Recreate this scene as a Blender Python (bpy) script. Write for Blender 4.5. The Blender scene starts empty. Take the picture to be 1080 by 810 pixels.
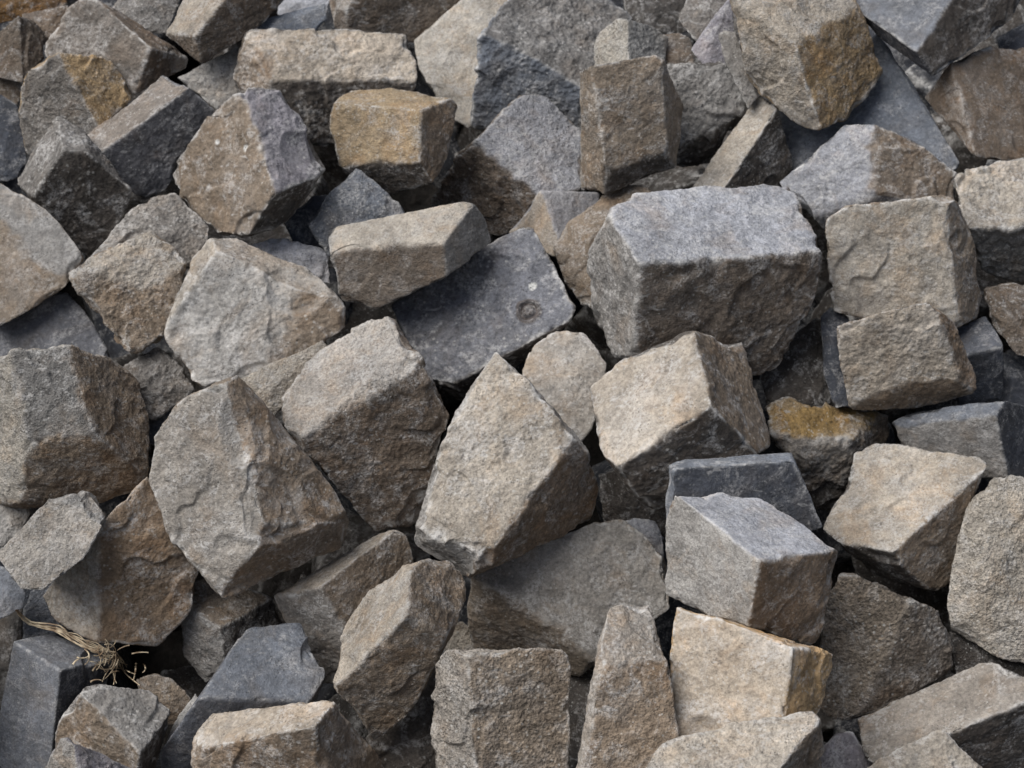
import bpy, bmesh, math, random
import numpy as np
from mathutils import Vector, Matrix

sc = bpy.context.scene
C = sc.collection
# ---------------------------------------------------------------- camera
cam_d = bpy.data.cameras.new('camera')
cam = bpy.data.objects.new('camera', cam_d); C.objects.link(cam)
cam.location = (0, 0, 1.75)
cam.rotation_euler = (math.radians(60), 0, 0)
cam_d.angle = math.radians(30)
cam_d.clip_end = 2000
cam_d.dof.use_dof = True; cam_d.dof.focus_distance = 1.95; cam_d.dof.aperture_fstop = 9
sc.camera = cam
# ---------------------------------------------------------------- light
SUN_EL, SUN_AZ = math.radians(58), math.radians(-106)   # azimuth clockwise from +Y
w = bpy.data.worlds.new('World'); sc.world = w; w.use_nodes = True
nt = w.node_tree
sky = nt.nodes.new('ShaderNodeTexSky'); sky.sky_type = 'NISHITA'; sky.sun_disc = False
sky.sun_elevation = SUN_EL; sky.sun_rotation = SUN_AZ; sky.dust_density = 4; sky.air_density = 1.0; sky.ozone_density = 1.0
hs = nt.nodes.new('ShaderNodeHueSaturation'); hs.inputs['Saturation'].default_value = 0.75
nt.links.new(sky.outputs[0], hs.inputs['Color'])
bg = nt.nodes['Background']; nt.links.new(hs.outputs[0], bg.inputs[0]); bg.inputs[1].default_value = 0.075
sun_d = bpy.data.lights.new('sun', 'SUN'); sun_d.energy = 3.0; sun_d.angle = math.radians(55); sun_d.color = (1, .985, .955)
sun = bpy.data.objects.new('sun', sun_d); C.objects.link(sun)
sd = Vector((math.sin(SUN_AZ) * math.cos(SUN_EL), math.cos(SUN_AZ) * math.cos(SUN_EL), math.sin(SUN_EL)))
sun.rotation_euler = sd.to_track_quat('Z', 'Y').to_euler()
sc.view_settings.view_transform = 'Standard'; sc.view_settings.look = 'None'
sc.view_settings.exposure = 0.17; sc.view_settings.gamma = 1; sc.view_settings.use_curve_mapping = False
sc.cycles.use_denoising = True
sc.cycles.max_bounces = 4; sc.cycles.diffuse_bounces = 3; sc.cycles.glossy_bounces = 1

# ---------------------------------------------------------------- noise (numpy gradient noise)
rs = np.random.RandomState(7)
PERM = rs.permutation(256); PERM = np.concatenate([PERM, PERM, PERM])
GR = rs.normal(size=(256, 3)); GR /= np.linalg.norm(GR, axis=1)[:, None]
def noise(P):
    I = np.floor(P).astype(np.int64); f = P - I; I &= 255
    u = f * f * f * (f * (f * 6 - 15) + 10)
    r = np.zeros(len(P))
    for dx in (0, 1):
        wx = u[:, 0] if dx else 1 - u[:, 0]
        for dy in (0, 1):
            wy = u[:, 1] if dy else 1 - u[:, 1]
            for dz in (0, 1):
                wz = u[:, 2] if dz else 1 - u[:, 2]
                g = GR[PERM[PERM[PERM[(I[:, 0] + dx) & 255] + ((I[:, 1] + dy) & 255)] + ((I[:, 2] + dz) & 255)]]
                d = (f[:, 0] - dx) * g[:, 0] + (f[:, 1] - dy) * g[:, 1] + (f[:, 2] - dz) * g[:, 2]
                r += wx * wy * wz * d
    return r * 1.7
def fbm(P, o=3):
    r = 0; a = 1; t = 0
    for k in range(o):
        r = r + a * noise(P * 2.03 ** k + 17.3 * k); t += a; a *= .5
    return r / t
def terrace(v, k):
    s = v * k; i = np.floor(s); f = s - i
    f = np.clip((f - .44) / .12, 0, 1); f = f * f * (3 - 2 * f)
    return (i + f) / k

# ---------------------------------------------------------------- materials
def new_mat(name):
    m = bpy.data.materials.new(name); m.use_nodes = True
    return m, m.node_tree, m.node_tree.nodes['Principled BSDF']
def N(nt, typ, **k):
    n = nt.nodes.new(typ)
    for a, b in k.items(): setattr(n, a, b)
    return n
def ramp(nt, src, p0, p1, c0=0., c1=1.):
    r = N(nt, 'ShaderNodeMapRange'); nt.links.new(src, r.inputs[0])
    r.inputs[1].default_value = p0; r.inputs[2].default_value = p1; r.inputs[3].default_value = c0; r.inputs[4].default_value = c1
    return r.outputs[0]
def mul(nt, a, b, op='MULTIPLY'):
    m = N(nt, 'ShaderNodeMath', operation=op)
    for i, x in enumerate((a, b)):
        if isinstance(x, (int, float)): m.inputs[i].default_value = x
        else: nt.links.new(x, m.inputs[i])
    return m.outputs[0]
def mixc(nt, f, a, b, mode='MIX'):
    m = N(nt, 'ShaderNodeMix', data_type='RGBA', blend_type=mode)
    for i, x in ((0, f), (6, a), (7, b)):
        if isinstance(x, (int, float)): m.inputs[i].default_value = x
        elif isinstance(x, tuple): m.inputs[i].default_value = (*x, 1)
        else: nt.links.new(x, m.inputs[i])
    return m.outputs[2]
def stone_material(name, grain=1.0, bump=1.0, salt=1.0, white=1.0):
    m, nt, b = new_mat(name)
    tc = N(nt, 'ShaderNodeTexCoord'); oi = N(nt, 'ShaderNodeObjectInfo')
    off = N(nt, 'ShaderNodeVectorMath', operation='MULTIPLY_ADD')
    nt.links.new(oi.outputs['Random'], off.inputs[0]); off.inputs[1].default_value = (13, 7, 29); nt.links.new(tc.outputs['Object'], off.inputs[2])
    scl = N(nt, 'ShaderNodeVectorMath', operation='SCALE'); nt.links.new(off.outputs[0], scl.inputs[0])
    fr = mul(nt, mul(nt, oi.outputs['Random'], 7.3), 1, 'MODULO'); nt.links.new(ramp(nt, fr, 0, 1, .62, 1.35), scl.inputs['Scale'])
    P = scl.outputs[0]
    def nz(scale, det=3, rough=.6, dist=0):
        n = N(nt, 'ShaderNodeTexNoise'); nt.links.new(P, n.inputs['Vector'])
        n.inputs['Scale'].default_value = scale; n.inputs['Detail'].default_value = det; n.inputs['Roughness'].default_value = rough; n.inputs['Distortion'].default_value = dist
        return n.outputs[0]
    at = N(nt, 'ShaderNodeAttribute', attribute_name='tint'); we = N(nt, 'ShaderNodeAttribute', attribute_name='wear')
    big = nz(14, 3, .6, .1); mid = nz(70, 5, .75, .0); fine = nz(300, 4, .8); rust = nz(22, 4, .65, .6); lime = nz(38, 5, .7, .8)
    col = mixc(nt, ramp(nt, rust, .50, .72, 0, .45), at.outputs['Color'], mixc(nt, 1.0, at.outputs['Color'], (1.18, .92, .66), 'MULTIPLY'))
    hsn = N(nt, 'ShaderNodeHueSaturation'); nt.links.new(col, hsn.inputs['Color']); hsn.inputs['Saturation'].default_value = .25; hsn.inputs['Value'].default_value = .92
    pat = nz(18, 5, .65, .5)
    col = mixc(nt, ramp(nt, pat, .5, .62, 0, .32), col, hsn.outputs[0])
    v = mul(nt, ramp(nt, big, .3, .7, .70, 1.26), ramp(nt, mid, .3, .7, .70, 1.26))
    v = mul(nt, v, ramp(nt, fine, .32, .68, 1 - .42 * grain, 1 + .42 * grain))
    comb = N(nt, 'ShaderNodeCombineColor')
    for i in range(3): nt.links.new(v, comb.inputs[i])
    col = mixc(nt, 1.0, col, comb.outputs[0], 'MULTIPLY')
    # pale mineral bloom in blotches
    bl = mul(nt, ramp(nt, lime, .50, .62), ramp(nt, fine, .40, .60))
    col = mixc(nt, mul(nt, bl, .62 * white), col, (.52, .51, .50))
    # short pale scrapes from tipping and handling
    mp = N(nt, 'ShaderNodeMapping'); nt.links.new(P, mp.inputs['Vector']); rr_ = N(nt, 'ShaderNodeVectorMath', operation='SCALE'); cx_ = N(nt, 'ShaderNodeCombineXYZ'); nt.links.new(oi.outputs['Random'], cx_.inputs[0]); nt.links.new(mul(nt, oi.outputs['Random'], 3.7), cx_.inputs[1]); nt.links.new(mul(nt, oi.outputs['Random'], 11.3), cx_.inputs[2]); nt.links.new(cx_.outputs[0], rr_.inputs[0]); rr_.inputs['Scale'].default_value = 2.6; nt.links.new(rr_.outputs[0], mp.inputs['Rotation']); mp.inputs['Scale'].default_value = (60, 170, 170)
    sn = N(nt, 'ShaderNodeTexNoise'); nt.links.new(mp.outputs[0], sn.inputs['Vector']); sn.inputs['Scale'].default_value = 1; sn.inputs['Detail'].default_value = 1
    col = mixc(nt, mul(nt, mul(nt, ramp(nt, sn.outputs[0], .66, .72), ramp(nt, pat, .46, .56)), .42 * white), col, (.58, .57, .56))
    # scattered crystals
    vo = N(nt, 'ShaderNodeTexVoronoi'); nt.links.new(P, vo.inputs['Vector']); vo.inputs['Scale'].default_value = 210
    dots = mul(nt, ramp(nt, vo.outputs['Distance'], .16, .30, 1, 0), ramp(nt, nz(75, 3), .48, .58))
    col = mixc(nt, mul(nt, dots, .45 * salt), col, (.58, .57, .54))
    vd = N(nt, 'ShaderNodeTexVoronoi'); nt.links.new(P, vd.inputs['Vector']); vd.inputs['Scale'].default_value = 330
    pits = mul(nt, ramp(nt, vd.outputs['Distance'], .16, .30, 1, 0), ramp(nt, nz(50, 3), .5, .6))
    col = mixc(nt, mul(nt, pits, .5), col, (.05, .048, .045))
    # knocked edges show crushed pale stone
    wn = mul(nt, mul(nt, we.outputs['Fac'], ramp(nt, nz(85, 3, .7), .42, .58)), ramp(nt, rust, .36, .54, .3, 1))
    col = mixc(nt, mul(nt, wn, .8 * white), col, (.66, .65, .63))
    nt.links.new(col, b.inputs['Base Color'])
    b.inputs['Roughness'].default_value = .82; b.inputs['Specular IOR Level'].default_value = .35
    gr = N(nt, 'ShaderNodeTexVoronoi'); nt.links.new(P, gr.inputs['Vector']); gr.inputs['Scale'].default_value = 420; gr.inputs['Detail'].default_value = 0
    g2 = N(nt, 'ShaderNodeTexVoronoi'); nt.links.new(P, g2.inputs['Vector']); g2.inputs['Scale'].default_value = 130; g2.inputs['Detail'].default_value = 0
    h = mul(nt, mul(nt, gr.outputs['Distance'], .30 * grain), mul(nt, fine, .75), 'ADD')
    h = mul(nt, h, mul(nt, g2.outputs['Distance'], .35), 'ADD')
    h = mul(nt, h, mul(nt, nz(28, 5, .72), 1.3), 'ADD')
    h = mul(nt, h, mul(nt, pits, -.25), 'ADD')
    bp = N(nt, 'ShaderNodeBump'); nt.links.new(h, bp.inputs['Height']); bp.inputs['Distance'].default_value = .0042 * bump; nt.links.new(ramp(nt, mul(nt, mul(nt, oi.outputs['Random'], 23.7), 1, 'MODULO'), 0, 1, .5, 1), bp.inputs['Strength'])
    nt.links.new(bp.outputs[0], b.inputs['Normal'])
    return m
M_ROUGH = stone_material('split_granite', 1.0, 1.25, 1.0, 1.0)
M_SMOOTH = stone_material('weathered_granite', .8, .8, .9, 1.0)
M_SLATE = stone_material('dark_basalt', .7, .55, .35, .6)
M_COARSE = stone_material('coarse_sandstone', 1.35, 1.6, 1.3, .8)

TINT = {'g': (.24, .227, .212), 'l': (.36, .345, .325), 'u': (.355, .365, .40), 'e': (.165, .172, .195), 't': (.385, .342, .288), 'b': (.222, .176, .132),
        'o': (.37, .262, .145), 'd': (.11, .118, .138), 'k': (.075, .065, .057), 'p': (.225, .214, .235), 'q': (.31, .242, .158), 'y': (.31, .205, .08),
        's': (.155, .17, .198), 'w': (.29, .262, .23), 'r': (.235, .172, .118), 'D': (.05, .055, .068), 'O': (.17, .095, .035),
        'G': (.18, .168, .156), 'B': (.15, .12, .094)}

# ---------------------------------------------------------------- stone builder
def cube_sphere(n):
    """a closed cube of n x n quads per side, shared vertices, pushed out to unit directions"""
    key = {}; V = []; F = []
    def vid(i, j, k):
        t = (i, j, k)
        if t not in key: key[t] = len(V); V.append(t)
        return key[t]
    for ax in range(3):
        for s in (0, n):
            for a in range(n):
                for b in range(n):
                    q = []
                    for (da, db) in ((0, 0), (1, 0), (1, 1), (0, 1)):
                        p = [0, 0, 0]; p[ax] = s; p[(ax + 1) % 3] = a + da; p[(ax + 2) % 3] = b + db
                        q.append(vid(*p))
                    F.append(q if s else q[::-1])
    U = (np.array(V, float) / n * 2 - 1)
    U = np.tan(U * math.pi / 4)
    return U, np.array(F, np.int32)
CS = {}
def get_cs(n):
    n = int(round(n / 8) * 8)
    if n not in CS: CS[n] = cube_sphere(n)
    return CS[n]
def hull_planes(P):
    n = len(P); I = np.array([(i, j, k) for i in range(n) for j in range(i + 1, n) for k in range(j + 1, n)])
    A = P[I[:, 0]]; nn = np.cross(P[I[:, 1]] - A, P[I[:, 2]] - A); l = np.linalg.norm(nn, axis=1)
    ok = l > 2e-6; nn = nn[ok] / l[ok][:, None]; h = (nn * A[ok]).sum(1)
    d = nn @ P.T - h[:, None]
    out = []
    e = 4e-5 * 2
    up = d.max(1) < e; dn = d.min(1) > -e
    for a, b in list(zip(nn[up], h[up])) + list(zip(-nn[dn], -h[dn])):
        if not any(a @ c > .9985 and abs(b - g) < 6e-4 for c, g in out): out.append((a, b))
    return np.array([a for a, b in out]), np.array([b for a, b in out])
def stone_mesh(name, P, res, facets=(), seed=0, sharp=48, rough=1.0, marks=None, mat=None, default='b', bites=9):
    r = np.random.RandomState(seed)
    Nn, h = hull_planes(P)
    c = (P.min(0) + P.max(0)) / 2 * .35 + P.mean(0) * .65
    c = c + 0
    hh = h - Nn @ c
    if hh.min() < .004:
        for _ in range(200):
            k = hh.argmin(); c = c - Nn[k] * .002; hh = h - Nn @ c
            if hh.min() > .008: break
    size = float(np.cbrt(np.prod(np.ptp(P, axis=0))))
    # a few knocked corners
    far = P - c
    for _ in range(int(4 + 3 * r.rand())):
        v = far[r.randint(len(far))]; v = v / np.linalg.norm(v) + r.normal(size=3) * .25; v /= np.linalg.norm(v)
        s = (far @ v).max()
        Nn = np.vstack([Nn, v]); hh = np.append(hh, s * (1 - .008 - .022 * r.rand()))
    # axes for even sampling
    w_, Q = np.linalg.eigh(np.cov(far.T)); sg = np.sqrt(np.maximum(w_, 1e-8)); sg = np.maximum(sg, sg.max() * .3)
    if np.linalg.det(Q) < 0: Q[:, 0] *= -1
    U, F = get_cs(res)
    D = (U * sg) @ Q.T; D /= np.linalg.norm(D, axis=1)[:, None]
    G0 = np.maximum(D @ Nn.T / hh, 0)
    r0 = 1 / G0.max(1)
    X = D * r0[:, None]
    so = r.rand(3) * 90
    # every face gets its own slow waviness, so edges wander
    G = np.empty_like(G0)
    for i in range(len(hh)):
        a = .010 * size * rough
        nf = None
        m = G0[:, i] > G0.max(1) * .86
        G[:, i] = G0[:, i]
        if m.any():
            nf = noise(X[m] * (16 + 8 * r.rand()) + so + i * 5.1) + .5 * noise(X[m] * 44 + so + i * 3.3)
            G[m, i] = (G0[m, i]) * hh[i] / np.maximum(hh[i] + a * nf * 1.0, .004)
    pw = sharp * np.clip(1.05 + 1.5 * noise(X * 30 + so + 40), .32, 2.4)
    gm = G.max(1)
    W = (G / gm[:, None]) ** pw[:, None]
    S = W.sum(1); g = gm * S ** (1 / pw)
    rad = 1 / g
    W /= S[:, None]
    X = D * rad[:, None]
    NN = W @ Nn; ln = np.linalg.norm(NN, axis=1)
    wear = np.clip((1 - ln ** 2) * 3.6, 0, 1)
    NN /= ln[:, None]
    # flakes, ledges and grain
    gl = r.normal(size=3); gl /= np.linalg.norm(gl)
    lv = fbm(X * 9 + so, 3) * 1.3 + (X @ gl) * 5
    led = terrace(lv, 1.7) - lv
    mask = np.clip(noise(X * 9 + so + 70) * 4 - .5, 0, 1)
    disp = led * .0075 * mask * rough
    q = X + .006 * np.stack([noise(X * 90 + so + k * 9) for k in range(3)], 1)
    rid = np.abs(noise(q * 34 + so + 9)) - .2
    disp += rid * .0022 * rough + noise(q * 95 + so + 3) * .0009 * rough + noise(X * 260 + so) * .0008 * rough
    disp -= np.maximum(noise(X * 60 + so + 20) - .22, 0) * .012 * wear
    X = X + NN * disp[:, None]
    # conchoidal bites knocked out of edges and corners
    pool = np.nonzero(wear > .3)[0]
    if len(pool) and bites:
        fresh = np.zeros(len(X))
        for k in range(int(bites * (.7 + .8 * r.rand()))):
            p = X[pool[r.randint(len(pool))]]; n_ = p / np.linalg.norm(p) * .8 + r.normal(size=3) * .3
            n_ /= np.linalg.norm(n_)
            dp = size * r.uniform(.005, .022); Rb = size * r.uniform(.14, .42)
            cs = p + n_ * (Rb - dp)
            v = X - cs; dd = np.linalg.norm(v, axis=1)
            ins = Rb * (1 + .06 * noise(X * 38 + so + k)) - dd
            m = (ins > 0) & (np.linalg.norm(X - p, axis=1) < Rb)
            lim = np.minimum(ins[m], dp * 2.2)
            X[m] -= n_ * lim[:, None]
            fresh[m] = np.minimum(1, lim / .002)
        wear = np.clip(wear + .18 * fresh, 0, 1)
    # tint per face: stone colour plus painted shade on fronts, undersides and skylight on tops
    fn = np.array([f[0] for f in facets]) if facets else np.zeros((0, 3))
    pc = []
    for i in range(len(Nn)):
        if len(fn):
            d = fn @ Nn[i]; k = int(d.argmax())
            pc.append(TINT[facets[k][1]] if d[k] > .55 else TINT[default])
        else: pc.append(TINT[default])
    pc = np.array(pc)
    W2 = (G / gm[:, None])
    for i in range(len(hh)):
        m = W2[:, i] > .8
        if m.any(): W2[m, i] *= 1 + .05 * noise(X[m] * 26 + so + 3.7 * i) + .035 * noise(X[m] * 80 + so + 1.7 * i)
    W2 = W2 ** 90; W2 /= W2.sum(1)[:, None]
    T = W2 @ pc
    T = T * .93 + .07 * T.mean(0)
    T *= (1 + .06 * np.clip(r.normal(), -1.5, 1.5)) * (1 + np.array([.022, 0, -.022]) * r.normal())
    wpos = X + c
    if marks:
        for (sx, sy, sz, sr) in marks.get('s', ()):
            dd = np.linalg.norm(wpos - (sx, sy, sz), axis=1) * (1 + .25 * noise(wpos * 160))
            k = np.clip((sr * 1.15 - dd) / .0015 + .5, 0, 1)[:, None]
            T = T * (1 - k) + np.array((.50, .50, .485)) * k
        if 'm' in marks:
            dd = np.linalg.norm(wpos - marks['m'], axis=1) / .0145 * (1 + .12 * noise(wpos * 90))
            k = np.exp(-((dd - .9) / .16) ** 2) + .9 * np.exp(-((dd - .32) / .16) ** 2) - 1.1 * np.exp(-((dd - .62) / .13) ** 2)
            wpos = wpos + NN * (.0030 * k * (dd < 1.6))[:, None]
            kk = np.clip((1.2 - dd) * 4, 0, 1)[:, None] * (.55 + .4 * np.cos(dd * 9.5)[:, None] ** 2)
            T = T * (1 - kk) + np.array((.085, .068, .058)) * kk
        if 'd' in marks:
            dx, dy, dz, dr = marks['d']
            v = wpos - (dx, dy, dz); dd = np.linalg.norm(v, axis=1)
            pull = np.exp(-(dd / dr) ** 2)
            dirn = np.array(c) - (dx, dy, dz); dirn /= np.linalg.norm(dirn)
            wpos = wpos + dirn * (pull * dr * .45)[:, None]
    org = np.array([wpos[:, 0].mean(), wpos[:, 1].mean(), wpos[:, 2].min()])
    L = (wpos - org).astype(np.float32)
    me = bpy.data.meshes.new(name)
    me.vertices.add(len(L)); me.vertices.foreach_set('co', L.ravel())
    nf = len(F); me.loops.add(nf * 4); me.loops.foreach_set('vertex_index', F.ravel())
    me.polygons.add(nf); me.polygons.foreach_set('loop_start', np.arange(nf, dtype=np.int32) * 4)
    me.update(calc_edges=True)
    me.polygons.foreach_set('use_smooth', np.ones(nf, bool))
    a = me.attributes.new('tint', 'FLOAT_COLOR', 'POINT')
    a.data.foreach_set('color', np.c_[np.clip(T, .01, .9), np.ones(len(T))].astype(np.float32).ravel())
    a = me.attributes.new('wear', 'FLOAT', 'POINT'); a.data.foreach_set('value', wear.astype(np.float32))
    me.materials.append(mat)
    return me, org


RES = 0.62
HEAP = (1.950, 0.318, 0.6237)
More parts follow.
